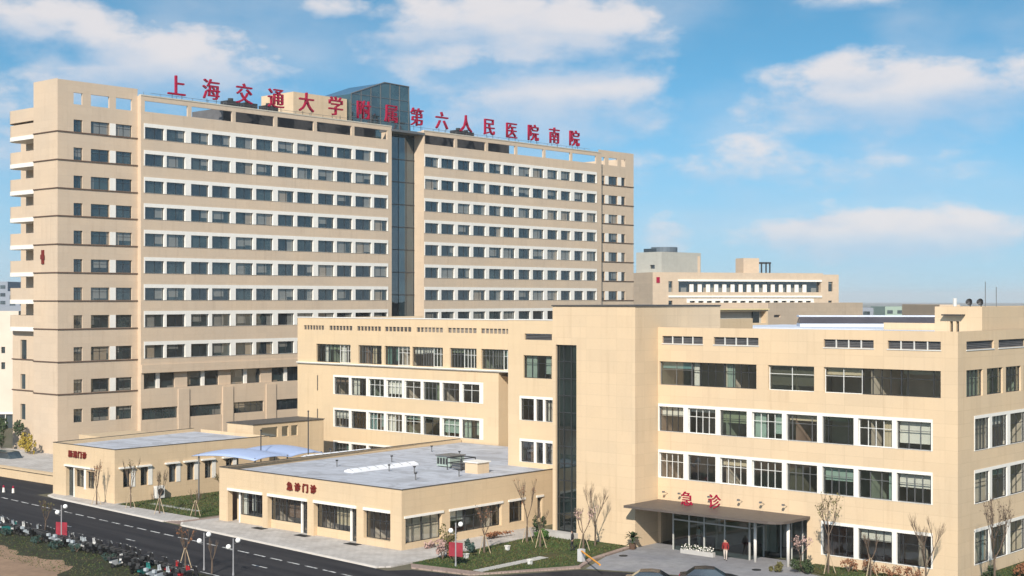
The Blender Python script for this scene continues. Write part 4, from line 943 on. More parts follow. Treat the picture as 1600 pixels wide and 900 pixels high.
pbox(b, p0, 25.1, 27.8, 6, 9, zz_(411.5, 333), zz_(409, 333)); b.build('roof_frame', DARKM, RB)
b = MB(); b.box(0, 0, 0, 0, 0, 0) if False else None
e0 = pm+d*.9-inn*.02; b.prism([tuple(e0+d*0), tuple(e0+d*.8), tuple(e0+d*.8-inn*.12), tuple(e0-inn*.12)], zz_(442, 322), zz_(433, 322)); b.build('wall_emblem', RED, RB)
# grey stair drum with a ring at its left
RD = thing('grey_tower_block', 'grey green block with a dark ring on top beside the rear ward block', 'building', (*at(1025, 345), 0))
q0, q1 = at(994, 338), at(1034, 332); d2 = (q1-q0).normalized(); i2 = Vector((-d2.y, d2.x))
b = MB(); b.wall(q0, q1, 0, zz_(394, 335), [(3.0, 4.4, zz_(460, 335), zz_(443, 335)), (4.4, 5.9, zz_(420, 335), zz_(414, 335))], .4); b.wall(q1, q1+i2*14, 0, zz_(394, 335)); b.wall(q0+i2*14, q0, 0, zz_(394, 335))
b.face([(q.x, q.y, zz_(395, 335)) for q in (q0, q1, q1+i2*14, q0+i2*14)]); b.build('wall', W_GREY, RD)
b = MB(); b.prism([tuple(q0+d2*2+i2*.45), tuple(q0+d2*6+i2*.45), tuple(q0+d2*6+i2*.5), tuple(q0+d2*2+i2*.5)], 20, 33); b.build('window_band', G_DARK, RD)
r0, r1 = at(1034, 336), at(1062, 338); r2 = at(1094, 341)
b = MB(); dd = (r2-r0).normalized(); ii = Vector((-dd.y, dd.x)); Lq = (r2-r0).length
b.wall(r0, r1, 0, zz_(396, 337)); b.wall(r1, r2, 0, zz_(400, 340), [(1.6, 2.7, zz_(417, 340), zz_(408, 340))], .6); b.wall(r2, r2+ii*10, 0, zz_(400, 340))
b.face([(q.x, q.y, zz_(401, 339)) for q in (r0, r2, r2+ii*10, r0+ii*10)]); b.build('side_block', W_REAR, RD)
b = MB(); b.prism([tuple(r1+dd*1.4+ii*.6), tuple(r1+dd*2.9+ii*.6), tuple(r1+dd*2.9+ii*.65), tuple(r1+dd*1.4+ii*.65)], zz_(418, 340), zz_(407, 340)); b.build('side_window', G_DARK, RD)
c0 = at(1038, 341); b = MB(); b.tube([(c0.x, c0.y, zz_(394, 341)), (c0.x, c0.y, zz_(386.5, 341))], 3.15, 24); b.build('roof_ring', flat('ring_metal', (.12, .15, .18), .5, .2, var=.1), RD)
# lower roofs between
LB = thing('podium_block', 'low beige block with a yellow flat roof edge behind the emergency roof', 'building', (*at(1150, 190), 0))
a0, a1 = at(1112, 190), at(1200, 196); d = (a1-a0).normalized(); inn = Vector((-d.y, d.x)); Lz = (a1-a0).length
b = MB(); b.wall(a0, a1, 0, zz_(484, 193), [(.5, Lz-.3, zz_(505, 193), zz_(486.5, 193))], 1.2); b.wall(a0+inn*15, a0, 0, zz_(484, 193)); b.wall(a1, a1+inn*15, 0, zz_(484, 193))
b.face([(q.x, q.y, zz_(484.2, 193)) for q in (a0, a1, a1+inn*15, a0+inn*15)]); b.build('wall', W_EM, LB)
b = MB(); pbox(b, a0, .4, Lz-.2, 1.0, 1.1, 15, zz_(486, 193)); b.build('recess_wall', W_GREY, LB)
b = MB(); pbox(b, a0, Lz-2.2, Lz-1.0, .7, .9, 15, zz_(487, 193)); b.build('recess_window', G_DARK, LB)
b = MB(); pbox(b, a0, -.1, Lz+.1, -.2, -.004, zz_(484.2, 193), zz_(482.4, 193)); b.build('roof_edge', flat('yellow_edge', (.66, .55, .30), .8), LB)
LB2 = thing('podium_block', 'low beige wall block with a small dark louvre beside the long dark rooflight', 'building', (*at(1270, 215), 0))
a0, a1 = at(1200, 205), at(1348, 225); d = (a1-a0).normalized(); inn = Vector((-d.y, d.x)); Lz = (a1-a0).length
b = MB(); b.wall(a0, a1, 0, zz_(473, 215), [(1.6, 3.3, zz_(496, 206), zz_(492, 206))], .4); b.wall(a1, a1+inn*15, 0, zz_(473, 215)); b.wall(a0+inn*15, a0, 0, zz_(473, 215)); b.face([(q.x, q.y, zz_(473.2, 215)) for q in (a0, a1, a1+inn*15, a0+inn*15)]); b.build('wall', W_REAR, LB2)
b = MB(); pbox(b, a0, 1.5, 3.4, .3, .4, 17, 19.5); b.build('louvre', LOUVRE, LB2)
LB3 = thing('podium_block', 'low beige wall with a dark slot beside the top of the stair tower', 'building', (*at(1095, 150), 0))
a0, a1 = at(1060, 150), at(1112, 152); d = (a1-a0).normalized(); inn = Vector((-d.y, d.x)); Lz = (a1-a0).length
b = MB(); b.wall(a0, a1, 0, zz_(484, 151), [(1.2, Lz-.6, zz_(502, 151), zz_(496.5, 151))], .4); b.wall(a1, a1+inn*10, 0, zz_(484, 151)); b.face([(q.x, q.y, zz_(484.2, 151)) for q in (a0, a1, a1+inn*10, a0+inn*10)]); b.wall(a0+inn*10, a0, 0, zz_(484, 151)); b.build('wall', W_EM, LB3)
b = MB(); pbox(b, a0, 1.1, Lz-.5, .3, .4, 18, 19.5); b.build('louvre', LOUVRE, LB3)
# long dark rooflight on white upstand
RL = thing('roof_light', 'long dark glazed rooflight with a pale blue top on the emergency roof', 'rooflight', (*at(1380, 172), 17.75))
a0, a1 = at(1250, 168), at(1520, 166); d = (a1-a0).normalized(); inn = Vector((-d.y, d.x)); Lz = (a1-a0).length
b = MB(); b.prism([tuple(a0), tuple(a1), tuple(a1+inn*4), tuple(a0+inn*4)], 0, zz_(505.5, 168)); b.build('upstand', ROOFL, RL)
b = MB(); zA, zB = zz_(505.3, 168), zz_(493, 168)
P = lambda s, k, z: (*(a0+d*s+inn*k), z)
b.face([P(0, -.05, zA), P(Lz, -.05, zA), P(Lz, 1.3, zB-.15), P(0, 1.3, zB-.15)]); b.face([P(0, -.05, zA), P(0, 1.3, zB-.15), P(0, 4, zA)]); b.build('glazing', ROOFD, RL)
b = MB(); b.prism([tuple(a0+inn*1.3), tuple(a1+inn*1.3), tuple(a1+inn*4), tuple(a0+inn*4)], zB-.2, zB); b.build('cap', ROOFL, RL)
# far skyline
def farblock(name, label, px0, px1, pt, dep, mat, rows=0, deep=25, win=G_DARK):
    t = thing(name, label, 'building', (*at((px0+px1)/2, dep), 0)); a0, a1 = at(px0, dep), at(px1, dep); d = (a1-a0).normalized(); inn = Vector((-d.y, d.x)); Lz = (a1-a0).length; z = zz_(pt, dep)
    b = MB(); b.prism([tuple(a0), tuple(a1), tuple(a1+inn*deep), tuple(a0+inn*deep)], 0, z); b.build('wall', mat, t)
    for r in range(rows):
        b = MB(); zr = z-1.6-r*3.4
        n = max(2, int(Lz/4))
        for i in range(n): s = Lz*(i+.2)/n; q = a0+d*s-inn*.1; q2 = a0+d*(s+Lz/n*.55)-inn*.1; b.prism([tuple(q), tuple(q2), tuple(q2+inn*.05), tuple(q+inn*.05)], zr-1.5, zr)
        b.build('window_row', win, t)
    return t
FG = flat('far_hazed_green_wall', (.28, .36, .30), .9, var=.1, scale=.05); FBL = flat('far_hazed_blue_wall', (.25, .28, .33), .9, var=.15, scale=.05)  # distance haze is tinted into both wall colours
farblock('far_building', 'distant pale green long block on the horizon at right', 1383, 1478, 479, 620, FG, 2)
farblock('far_building', 'distant bluish low block left of the pale green one', 1345, 1383, 481, 640, FBL, 1)
farblock('far_building', 'distant grey blue tower block at the left edge behind the balconies', -60, 12, 440, 620, FBL, 5)
farblock('far_building', 'distant grey block beside the left edge of the tower', 12, 60, 455, 560, FBL, 4)
farblock('far_building', 'distant low flat hall behind the beige house at left edge', -80, 60, 478, 420, FBL, 2)
farblock('far_building', 'distant beige hut with a thin chimney left of the roof hut', 1468, 1500, 476, 260, W_REAR, 1)
b = MB(); q = at(1492, 255); b.tube([(q.x, q.y, 0), (q.x, q.y, zz_(466, 255))], .35, 8); tag(b.build('flue_pipe', WALU), 'white flue pipe just left of the roof hut', 'flue')
# beige house at the left edge, with gate
LHs = thing('beige_house', 'plain beige house with two tiny windows at the left edge', 'building', (*at(5, 250), 0))
a0, a1 = at(-120, 232), at(29, 232); d = (a1-a0).normalized(); inn = Vector((-d.y, d.x)); Lz = (a1-a0).length
zf = lambda py: zz_(py, 232); sx = lambda px: (at(px, 232)-a0).dot(d)
b = MB(); b.wall(a0, a1, 0, zf(486), [(sx(2), sx(8), zf(552), zf(542)), (sx(2), sx(8), zf(577), zf(566)), (sx(-4), sx(23), zf(692), zf(647))], .4); b.wall(a1, a1+inn*3, 0, zf(486)); b.face([(q.x, q.y, zf(486)) for q in (a0, a1, a1+inn*3, a0+inn*3)]); b.wall(a1+inn*3, a0+inn*3, 0, zf(486)); b.build('wall', flat('pale_beige_render', (.62, .54, .46), .9, var=.08, scale=.4), LHs)
b = MB(); pbox(b, a0, sx(1), sx(9), .3, .35, zf(580), zf(540)); pbox(b, a0, sx(-5), sx(24), .3, .35, 0, zf(645)); b.build('window', G_DARK, LHs)
b = MB(); pbox(b, a0, sx(-5), sx(24), -.15, -.004, zf(647), zf(644)); pbox(b, a0, sx(8), sx(9), .0, .2, 0, zf(647)); b.build('gate_frame', WHITE, LHs)

# ================================================================= AIR
m, t = newmat('haze'); hv = t.n('ShaderNodeVolumePrincipled', i={'Color': (.93, .97, 1.0, 1), 'Density': HAZE, 'Anisotropy': 0.0})
t.n('ShaderNodeOutputMaterial', i={'Volume': hv.outputs[0]})
b = MB(); b.box(-6001, 3001, -3001, 9001, -1.0, 62.0); hz_ = b.build('haze', m); tag(hz_, None, None, None, 'stuff')

# ================================================================= TREES AND PLANTS
def branch(mb, p, d, L, r, lev, rng, spread=.55, up=.15, kmax=3):
    q = p+d*L*.5+Vector((rng.uniform(-1, 1), rng.uniform(-1, 1), 0))*L*.05; e = p+d*L
    mb.tube([p, q, e], [r, r*.85, r*.62], 5 if lev else 4, False)
    if lev == 0: return
    for k in range(kmax if lev > 2 else 4):
        nd = (d+Vector((rng.uniform(-1, 1), rng.uniform(-1, 1), rng.uniform(-.3, .8)))*spread+Vector((0, 0, up))).normalized()
        st = p+d*L*rng.uniform(.55, 1.0) if k < kmax-1 else e
        branch(mb, st, nd, L*rng.uniform(.55, .82), r*(.58 if lev > 2 else .48), lev-1, rng, spread, up, kmax)
def bare_tree(label, x, y, h, seed, spread=.5, up=.2, lev=4, stakes=True, z0=.1, r=.07, leaves=0, leafmat=None, trunk=.36):
    rng = random.Random(seed); t = thing('bare_tree', label, 'tree', (x, y, z0), 0, 'young bare trees round the buildings')
    b = MB(); b.tube([(x, y, z0-.05), (x+.03, y, z0+h*trunk*.5), (x, y+.02, z0+h*trunk)], [r*1.2, r, r*.85], 7); b.build('trunk', WOODM, t)
    b = MB()
    for k in range(3): 
        a = 2*pi*k/3+rng.random(); branch(b, Vector((x, y, z0+h*trunk*.97)), Vector((cos(a)*spread, sin(a)*spread, 1)).normalized(), h*.26, r*.6, lev-1, rng, spread, up)
    if leaves:
        n0 = len(b.v); pts = random.Random(seed+1).sample(b.v, min(leaves, n0)); b.mat(1)
        for p in pts:
            p = Vector(p)+Vector((rng.gauss(0, .08), rng.gauss(0, .08), rng.gauss(0, .08))); s = rng.uniform(.05, .11)
            u = Vector((rng.gauss(0, 1), rng.gauss(0, 1), rng.gauss(0, 1))).normalized()*s; w_ = u.orthogonal().normalized()*s
            b.face([p-u, p+w_*.6, p+u, p-w_*.6])
    b.build('crown', [WOODM, leafmat or WOODM], t)
    if stakes:
        b = MB()
        for k in range(3): a = 2*pi*k/3+.4; b.tube([(x+.55*cos(a), y+.55*sin(a), z0), (x+.06*cos(a), y+.06*sin(a), z0+1.5)], .035, 5)
        b.build('support_stake', STAKE, t)
    return t
LEAF_R = flat('russet_leaf', (.22, .10, .05), .8, var=.3, scale=3); LEAF_P = flat('pink_blossom', (.40, .27, .24), .8, var=.25, scale=3)
LEAF_G = flat('dark_leaf', (.035, .055, .02), .7, var=.4, scale=3); LEAF_O = flat('olive_leaf', (.11, .10, .035), .8, var=.35, scale=3); LEAF_T = flat('teal_leaf', (.03, .06, .05), .7, var=.3, scale=3)
bare_tree('tall forked bare tree before the corner of the emergency building', -46.1, 97.6, 5.6, 3, .42, .35, 5, False, r=.08, trunk=.25)
bare_tree('bare tree with upright stems beside the shaded right wall', -41.8, 99.6, 6.2, 11, .45, .5, 5, False, r=.08, leaves=130, leafmat=WOODM)
bare_tree('second bare tree by the shaded right wall at the frame edge', -40.6, 104.5, 5.0, 12, .5, .4, 4, False, leaves=60, leafmat=LEAF_R)
bare_tree('bare tree with a small dotted crown before the ground floor windows', -53.9, 97.4, 5.2, 5, .34, .25, 4, True, leaves=150, leafmat=LEAF_O, trunk=.55)
bare_tree('small pinkish tree at the right end of the entrance canopy', -56.2, 97.2, 2.6, 6, .5, .2, 4, False, leaves=160, leafmat=LEAF_P, r=.05)
bare_tree('thin bare tree between two windows of the emergency ground floor', -50.6, 97.8, 3.6, 21, .5, .3, 4, True)
bare_tree('staked bare tree in the lawn before the clinic side windows', -79.4, 86.3, 4.0, 7, .5, .25, 4, True, leaves=30, leafmat=LEAF_R)
bare_tree('tall bare tree in the lawn near the narrow clinic window', -80.2, 92.6, 5.6, 8, .35, .35, 4, True, leaves=40, leafmat=LEAF_R)
bare_tree('thin young tree with white trunk in the middle of the lawn', -77.6, 91.3, 3.6, 9, .3, .3, 3, True)
bare_tree('pinkish young tree before the blank stair tower', -74.0, 92.6, 3.8, 10, .5, .25, 4, True, leaves=120, leafmat=LEAF_P)
bare_tree('faint bare tree right before the stair tower wall', -74.8, 95.2, 5.0, 31, .45, .35, 5, False)
bare_tree('staked bare tree before the narrow windows of the far clinic', -123.2, 81.5, 5.0, 13, .3, .3, 4, True, leaves=40, leafmat=LEAF_O)
bare_tree('orange stemmed tree on the kerb by the far clinic corner', -127.6, 80.4, 4.4, 14, .28, .3, 4, True, leaves=60, leafmat=LEAF_R)
bare_tree('staked bare tree beside the garden path', -117.8, 81.2, 4.2, 15, .34, .3, 4, True, leaves=30, leafmat=LEAF_O)
bare_tree('low bare tree at the end of the garden path', -113.9, 82.6, 2.6, 16, .6, .2, 4, True)
bare_tree('small dark bare tree among scooters at the far left', -116.2, 68.0, 2.8, 17, .5, .3, 4, False, leaves=60, leafmat=LEAF_O)
bare_tree('dark bare tree standing in the scooter crowd', -92.6, 66.2, 3.4, 18, .4, .3, 4, True, leaves=60, leafmat=LEAF_R)
bare_tree('thin bare tree right of the scooter crowd', -89.2, 66.2, 2.6, 19, .4, .3, 4, False)
bare_tree('bare brown bush tree before the far clinic side wall', -122.4, 92.2, 2.8, 20, .6, .15, 4, False, leaves=80, leafmat=LEAF_O)
def shrub(label, x, y, z, rx, ry, h, n, mat, seed, cat='shrub', stems=8, leaf=.11):
    rng = random.Random(seed); t = thing('shrub', label, cat, (x, y, z), 0, 'shrubs round the buildings')
    b = MB()
    for k in range(stems):
        a = rng.uniform(0, 2*pi); q = rng.uniform(.3, .9); b.tube([(x, y, z-.03), (x+rx*q*cos(a)*.5, y+ry*q*sin(a)*.5, z+h*.5), (x+rx*q*cos(a), y+ry*q*sin(a), z+h*rng.uniform(.6, 1))], [.025, .018, .008], 4, False)
    b.build('stem', WOODM, t)
    b = MB(); cl = [(rng.uniform(-.7, .7), rng.uniform(-.7, .7), rng.uniform(.3, .85), rng.uniform(.25, .5)) for _ in range(7)]
    for i in range(n):
        c = rng.choice(cl); g = Vector((rng.gauss(0, 1), rng.gauss(0, 1), rng.gauss(0, 1))).normalized()*c[3]*rng.random()**.4
        p = Vector((x+(c[0]+g.x)*rx, y+(c[1]+g.y)*ry, z+max(.03, (c[2]+g.z*.8)*h))); s = leaf*rng.uniform(.6, 1.3)
        u = Vector((rng.gauss(0, 1), rng.gauss(0, 1), rng.gauss(0, 1))).normalized()*s; w_ = u.orthogonal().normalized()*s*.55
        b.face([p-u, p+w_, p+u, p-w_])
    b.build('foliage', mat, t); return t
shrub('dark green rounded shrub at the right end of the plaza', -55.4, 96.4, .1, .9, .8, 1.1, 700, LEAF_G, 41)
shrub('low yellowish shrub left of the dark rounded one', -57.4, 95.6, .02, .6, .5, .7, 350, LEAF_O, 42)
for i, x in enumerate((-53.0, -51.3, -49.4, -47.6)):
    shrub(('russet bare shrub under the %s emergency ground floor window') % ('left', 'middle', 'middle right', 'right')[i], x, 98.9, .1, .9, .5, 1.0, 260, LEAF_R, 50+i, leaf=.08)
shrub('dark shrub at the foot of the shaded right wall', -42.6, 101.5, .1, 1.0, 1.2, 1.2, 600, LEAF_G, 60)
shrub('russet shrub at the frame edge by the right wall', -42.0, 106.0, .1, 1.0, 1.2, 1.4, 400, LEAF_R, 61)
shrub('rounded teal shrub by the staked tree in the lawn', -80.3, 85.6, .1, .55, .55, .95, 500, LEAF_T, 62)
shrub('leafy olive shrub behind the red lamp banner', -80.6, 83.2, .1, .8, .7, 2.4, 420, LEAF_O, 63)
shrub('pink flowering shrub beside the red lamp banner', -80.0, 82.0, .1, .7, .6, 1.5, 380, LEAF_P, 64)
shrub('russet low shrub under the red lamp banner', -79.3, 82.6, .1, .7, .6, .8, 320, LEAF_R, 65)
shrub('bright green low shrub by the foot of the stair glazing', -80.2, 94.8, .1, .8, .5, .7, 500, flat('fresh_leaf', (.05, .11, .02), .7, var=.3, scale=3), 66)
shrub('dark narrow shrub against the clinic end wall', -81.6, 96.0, .1, .6, .7, 1.6, 420, LEAF_G, 67)
shrub('low brown hedge along the clinic side wall', -83.6, 92.0, .12, .5, 2.2, .6, 420, LEAF_R, 68)
shrub('pale dry shrub before the clinic corner', -84.2, 85.6, .12, .5, 1.6, .6, 300, LEAF_P, 69)
shrub('green bush at the left edge beside the side road', -162, 84.6, 0, 2.6, 1.6, 2.0, 900, LEAF_G, 70, leaf=.2)
shrub('dark bush behind the van at the left edge', -176, 96.5, 1.2, 3.5, 2.0, 4.2, 900, LEAF_G, 71, leaf=.25)
shrub('yellow leaved bush at the foot of the tower end wall', -167.6, 95.6, 1.2, 1.6, .9, 2.6, 500, flat('yellow_leaf', (.30, .22, .03), .8, var=.3, scale=3), 72, leaf=.16)
for i, (x, y) in enumerate(((-112, 64.8), (-108.4, 64.4), (-105.5, 64.6), (-118, 65), (-100, 64))):
    shrub(('small dark weed clump on the verge, number %s from the left' % ('two', 'three', 'four', 'one', 'five')[i]) if False else ('small dark shrub on the verge ' + ('below the third scooters', 'below the red lamp banner', 'right of the red lamp banner', 'at the left edge', 'nearest the soil tip')[i]), x, y, .0, 1.0, .5, .6, 260, LEAF_T, 80+i, leaf=.09)
# broad leaved potted palm at the stair tower foot
t = thing('potted_palm', 'dark green palm in a pot at the foot of the stair tower', 'plant', (-71.6, 96.2, .012))
b = MB(); b.tube([(-71.6, 96.2, .012), (-71.6, 96.2, .5)], [.24, .32], 12); b.build('pot', flat('pot_brown', (.10, .06, .04), .7), t)
b = MB(); rng = random.Random(4); b.tube([(-71.6, 96.2, .5), (-71.58, 96.2, 1.1)], [.08, .06], 6); 
for k in range(26):
    a = rng.uniform(0, 2*pi); el_ = rng.uniform(-.1, 1.2); L = rng.uniform(.6, .95); p = Vector((-71.6, 96.2, 1.0)); pts = []
    for j in range(5): s = j/4*L; pts.append(p+Vector((cos(a)*cos(el_)*s, sin(a)*cos(el_)*s, sin(el_)*s+.25*s-.55*s*s)))
    for j in range(4):
        w1 = .13*sin(pi*(j+.15)/4.3); w2 = .13*sin(pi*(j+1.1)/4.3); n_ = Vector((-sin(a), cos(a), 0)); b.face([pts[j]-n_*w1, pts[j]+n_*w1, pts[j+1]+n_*w2, pts[j+1]-n_*w2])
b.build('frond', LEAF_G, t)

rng = random.Random(77); b = MB()
def inpoly(x, y, P):
    c = False
    for (x1, y1), (x2, y2) in zip(P, P[1:]+P[:1]):
        if (y1 > y) != (y2 > y) and x < (x2-x1)*(y-y1)/(y2-y1)+x1: c = not c
    return c
LAWNS = [([(-126.4, 82.4), (-113.5, 81.9), (-113.5, 95.3), (-126.4, 95.3)], .1), ([(-80.6, 79.7), (-74.0, 80.5), (-70.5, 87.2), (-71.6, 90), (-72.6, 96.6), (-81.7, 96.6), (-80.8, 84)], .1), ([(-56.2, 98.2), (-51.8, 95.9), (-44, 95.6), (-41, 99), (-40, 112), (-44.3, 112), (-44.6, 100), (-56.2, 100)], .1), ([(-126, 60), (-88, 58), (-88, 65), (-126, 67)], .003)]
for P, z in LAWNS:
    xs = [p[0] for p in P]; ys = [p[1] for p in P]; n = 0
    while n < (9000 if z > .05 else 5000):
        x = rng.uniform(min(xs), max(xs)); y = rng.uniform(min(ys), max(ys)); n += 1
        if not inpoly(x, y, P) or -75.05 < x < -73.95 and z > .05: continue
        h = rng.uniform(.05, .15)*(.7 if z < .05 else 1); a = rng.uniform(0, 2*pi); w_ = .05; l = rng.uniform(-.06, .06)
        b.mat(rng.randrange(3)); b.face([(x-w_*cos(a), y-w_*sin(a), z), (x+w_*cos(a), y+w_*sin(a), z), (x+l, y+l, z+h)])
tag(b.build('grass', [LEAF_G, LEAF_O, flat('grass_green', (.06, .10, .025), .8, var=.3, scale=2)]), None, None, None, 'stuff')

# ================================================================= STREET FURNITURE
def street_lamp(label, x, y, h, banner, z0=0.0, rz=R(20)):
    t = thing('street_lamp', label, 'street lamp', (x, y, z0), 0, 'globe lamps along the road')
    b = MB(); b.tube([(x, y, z0), (x, y, z0+.3), (x, y, z0+h)], [.09, .06, .045], 8); b.build('pole', flat('lamp_grey', (.35, .35, .36), .5, .3), t)
    d = Vector((cos(rz), sin(rz), 0))
    for s, hz in ((.42, h), (-.42, h-.55)):
        q = Vector((x, y, z0+hz-.1))+d*s; b = MB(); b.tube([(x, y, z0+hz-.35), (x+d.x*s*.6, y+d.y*s*.6, z0+hz-.32), (q.x, q.y, q.z-.1)], .025, 6); b.build('arm', ALU, t)
        b = MB(); b.sphere((q.x, q.y, q.z), .2, 12, 8); b.build('globe', flat('globe_white', (.85, .85, .83), .35, var=.02), t, smooth=True)
    if banner:
        for s in (-.32, .32):
            q = Vector((x, y, 0))+d*s; zb = z0+h*.22
            b = MB(); b.prism([tuple((q-d*.27)[:2]), tuple((q+d*.27)[:2]), (q.x+d.x*.27-d.y*.03, q.y+d.y*.27+d.x*.03), (q.x-d.x*.27-d.y*.03, q.y-d.y*.27+d.x*.03)], zb, zb+1.1); b.build('banner', flat('banner_red', (.26, .025, .04), .7, var=.3, scale=2), t)
    return t
street_lamp('white globe lamp with two red banners at the scooter row', -110.2, 66.0, 3.3, True)
street_lamp('plain white globe lamp on the near road edge before the clinic', -87.6, 67.0, 2.8, False)
street_lamp('white globe lamp with red banners in the lawn corner', -77.2, 80.6, 3.4, True, .1)
street_lamp('thin plain lamp by the scooter crowd', -91.0, 66.8, 2.9, False)
# low barrier at the forecourt
t = thing('boom_barrier', 'grey barrier post with an orange boom arm at the forecourt entry', 'barrier', (-71.0, 88.6, .12))
b = MB(); b.box(-71.25, -70.8, 88.4, 88.85, .12, 1.1); b.build('post', flat('barrier_grey', (.5, .5, .5), .5), t)
b = MB(); b.tube([(-71.0, 88.55, .98), (-66.0, 84.6, 1.02)], .07, 6); b.build('arm', flat('barrier_orange', (.75, .32, .04), .5), t)
for i, (x, y, lab) in enumerate(((-70.3, 93.2, 'black round manhole cover in the plaza before the palm'), (-58.9, 95.2, 'black round manhole cover in the plaza before the right canopy column'))):
    b = MB(); b.tube([(x, y, .013), (x, y, .05)], .36, 16); tag(b.build('manhole_cover', flat('cast_iron', (.02, .02, .02), .7)), lab, 'manhole cover')
for i, (x, y, lab) in enumerate(((-78.9, 83.6, 'near the red lamp'), (-78.9, 88.6, 'beside the staked tree'), (-73.3, 85.0, 'near the plaza kerb'))):
    t = thing('garden_light', 'small pale box light in the lawn ' + lab, 'garden light', (x, y, .1)); b = MB(); b.box(x-.14, x+.14, y-.14, y+.14, .1, .42); b.build('housing', WALU, t); b = MB(); b.box(x-.19, x+.19, y-.19, y+.19, .42, .48); b.build('cap', WHITE, t)
t = thing('outdoor_unit', 'white air conditioner outdoor unit against the far clinic side wall', 'outdoor unit', (-126.2, 87.0, .1))
b = MB(); b.box(-126.55, -126.0, 86.5, 87.5, .25, 1.5); b.build('casing', WALU, t); b = MB(); b.tube([(-125.995, 87.0, .9), (-125.95, 87.0, .9)], .38, 16); b.build('fan_grille', DARKM, t)
b = MB(); b.box(-126.5, -126.05, 86.55, 86.65, .1, .25); b.box(-126.5, -126.05, 87.35, 87.45, .1, .25); b.build('bracket', DARKM, t)
for i, (x, y) in enumerate(((-143.9, 79.2), (-142.6, 79.6))):
    t = thing('traffic_bollard', 'red and white traffic bollard on the side road, the ' + ('left' if i == 0 else 'right') + ' one of the pair', 'bollard', (x, y, .004), 0, 'bollards on the side road')
    b = MB(); b.tube([(x, y, .05), (x, y, .55)], [.15, .11], 10); b.build('body', WHITE, t); b = MB(); b.tube([(x, y, .55), (x, y, .8)], [.115, .08], 10); b.build('top', RED, t); b = MB(); b.box(x-.2, x+.2, y-.2, y+.2, .005, .05); b.build('base', DARKM, t)
t = thing('planter', 'row of white flowering pots at the left of the entrance glazing', 'planter', (-66.2, 97.6, .012))
b = MB(); b.box(-67.6, -64.4, 97.45, 97.8, .012, .38); b.build('trough', CONC, t); rng = random.Random(9); b = MB()
for i in range(220):
    p = Vector((rng.uniform(-67.5, -64.5), rng.uniform(97.4, 97.85), rng.uniform(.38, .75))); u = Vector((rng.gauss(0, 1), rng.gauss(0, 1), rng.gauss(0, 1))).normalized()*.07; v_ = u.orthogonal().normalized()*.05; b.mat(i % 2); b.face([p-u, p+v_, p+u, p-v_])
b.build('flower', [WHITE, LEAF_G], t)
# bench like white ledges
# ---------------------------------------------------------------- scooters
def make_scooter(colname, col, label):
    t = thing('scooter', label, 'scooter', (0, 0, 0), 0, 'electric scooters parked along the road edge'); t['base'] = [0, 0, 0]
    pm_ = flat('scooter_'+colname, col, .35, var=.05); tyre = flat('tyre', (.02, .02, .02), .9)
    for x in (-.58, .58):
        b = MB(); n = 14; ring = [(x+.21*cos(2*pi*k/n), 0, .22+.21*sin(2*pi*k/n)) for k in range(n)]; b.tube(ring+[ring[0]], .055, 6, False); wh = b.build('wheel', tyre, t)
        b = MB(); b.tube([(x, -.03, .22), (x, .03, .22)], .13, 10); b.build('hub', ALU, wh)
    b = MB(); b.mesh([(-.85, -.13, .45), (-.85, .13, .45), (-.1, -.15, .36), (-.1, .15, .36), (-.85, -.1, .68), (-.85, .1, .68), (-.1, -.14, .66), (-.1, .14, .66), (-.4, -.16, .2), (-.4, .16, .2)], [(4, 5, 7, 6), (0, 4, 6, 2), (1, 3, 7, 5), (0, 1, 5, 4), (2, 6, 7, 3), (0, 2, 8), (1, 9, 3), (2, 3, 9, 8), (0, 8, 9, 1)]); b.box(-.12, .42, -.14, .14, .22, .29); b.build('body', pm_, t)
    b = MB(); b.mesh([(.4, -.18, .25), (.4, .18, .25), (.5, -.2, .6), (.5, .2, .6), (.42, -.13, .95), (.42, .13, .95), (.5, -.1, .25), (.5, .1, .25), (.6, -.1, .6), (.6, .1, .6), (.48, -.08, .95), (.48, .08, .95)], [(0, 1, 3, 2), (2, 3, 5, 4), (6, 8, 9, 7), (8, 10, 11, 9), (0, 2, 8, 6), (2, 4, 10, 8), (1, 7, 9, 3), (3, 9, 11, 5), (4, 5, 11, 10)]); b.build('leg_shield', pm_, t)
    b = MB(); b.prism([(-.85, -.13), (-.2, -.15), (-.1, 0), (-.2, .15), (-.85, .13)], .68, .79); b.build('seat', DARKM, t)
    b = MB(); b.tube([(.6, 0, .25), (.43, 0, 1.0)], .03, 6); b.tube([(.36, -.33, 1.02), (.43, -.12, 1.03), (.43, .12, 1.03), (.36, .33, 1.02)], .02, 5); b.build('handlebar', DARKM, t)
    b = MB(); b.sphere((.53, 0, .92), .08, 8, 5); b.build('headlight', WHITE, t)
    b = MB(); b.box(-1.08, -.84, -.14, .14, .72, .94); b.build('top_box', DARKM if colname != 'silver' else pm_, t)
    return t
protos = [make_scooter('black', (.018, .018, .02), 'black electric scooter with top box parked along the near road edge'), make_scooter('white', (.55, .55, .54), 'white electric scooter with top box parked along the near road edge'),
          make_scooter('silver', (.38, .42, .45), 'silver grey electric scooter parked along the near road edge'), make_scooter('red', (.35, .02, .025), 'dark red electric scooter parked along the near road edge'), make_scooter('teal', (.02, .16, .15), 'teal green electric scooter parked along the near road edge')]
used = [False]*5; rng = random.Random(23)
spots = []
x = -123.5
while x < -97.0:
    spots.append((x, nearY(x)-.9+rng.uniform(-.35, .35))); x += rng.uniform(.62, 1.05)
for i in range(20): spots.append((rng.uniform(-97.4, -88.2), 0)); spots[-1] = (spots[-1][0], nearY(spots[-1][0])-1.0-rng.uniform(0, 2.6))
kept = []
for (x, y) in spots:
    if all((x-q[0])**2+(y-q[1])**2 > .36 for q in kept): kept.append((x, y))
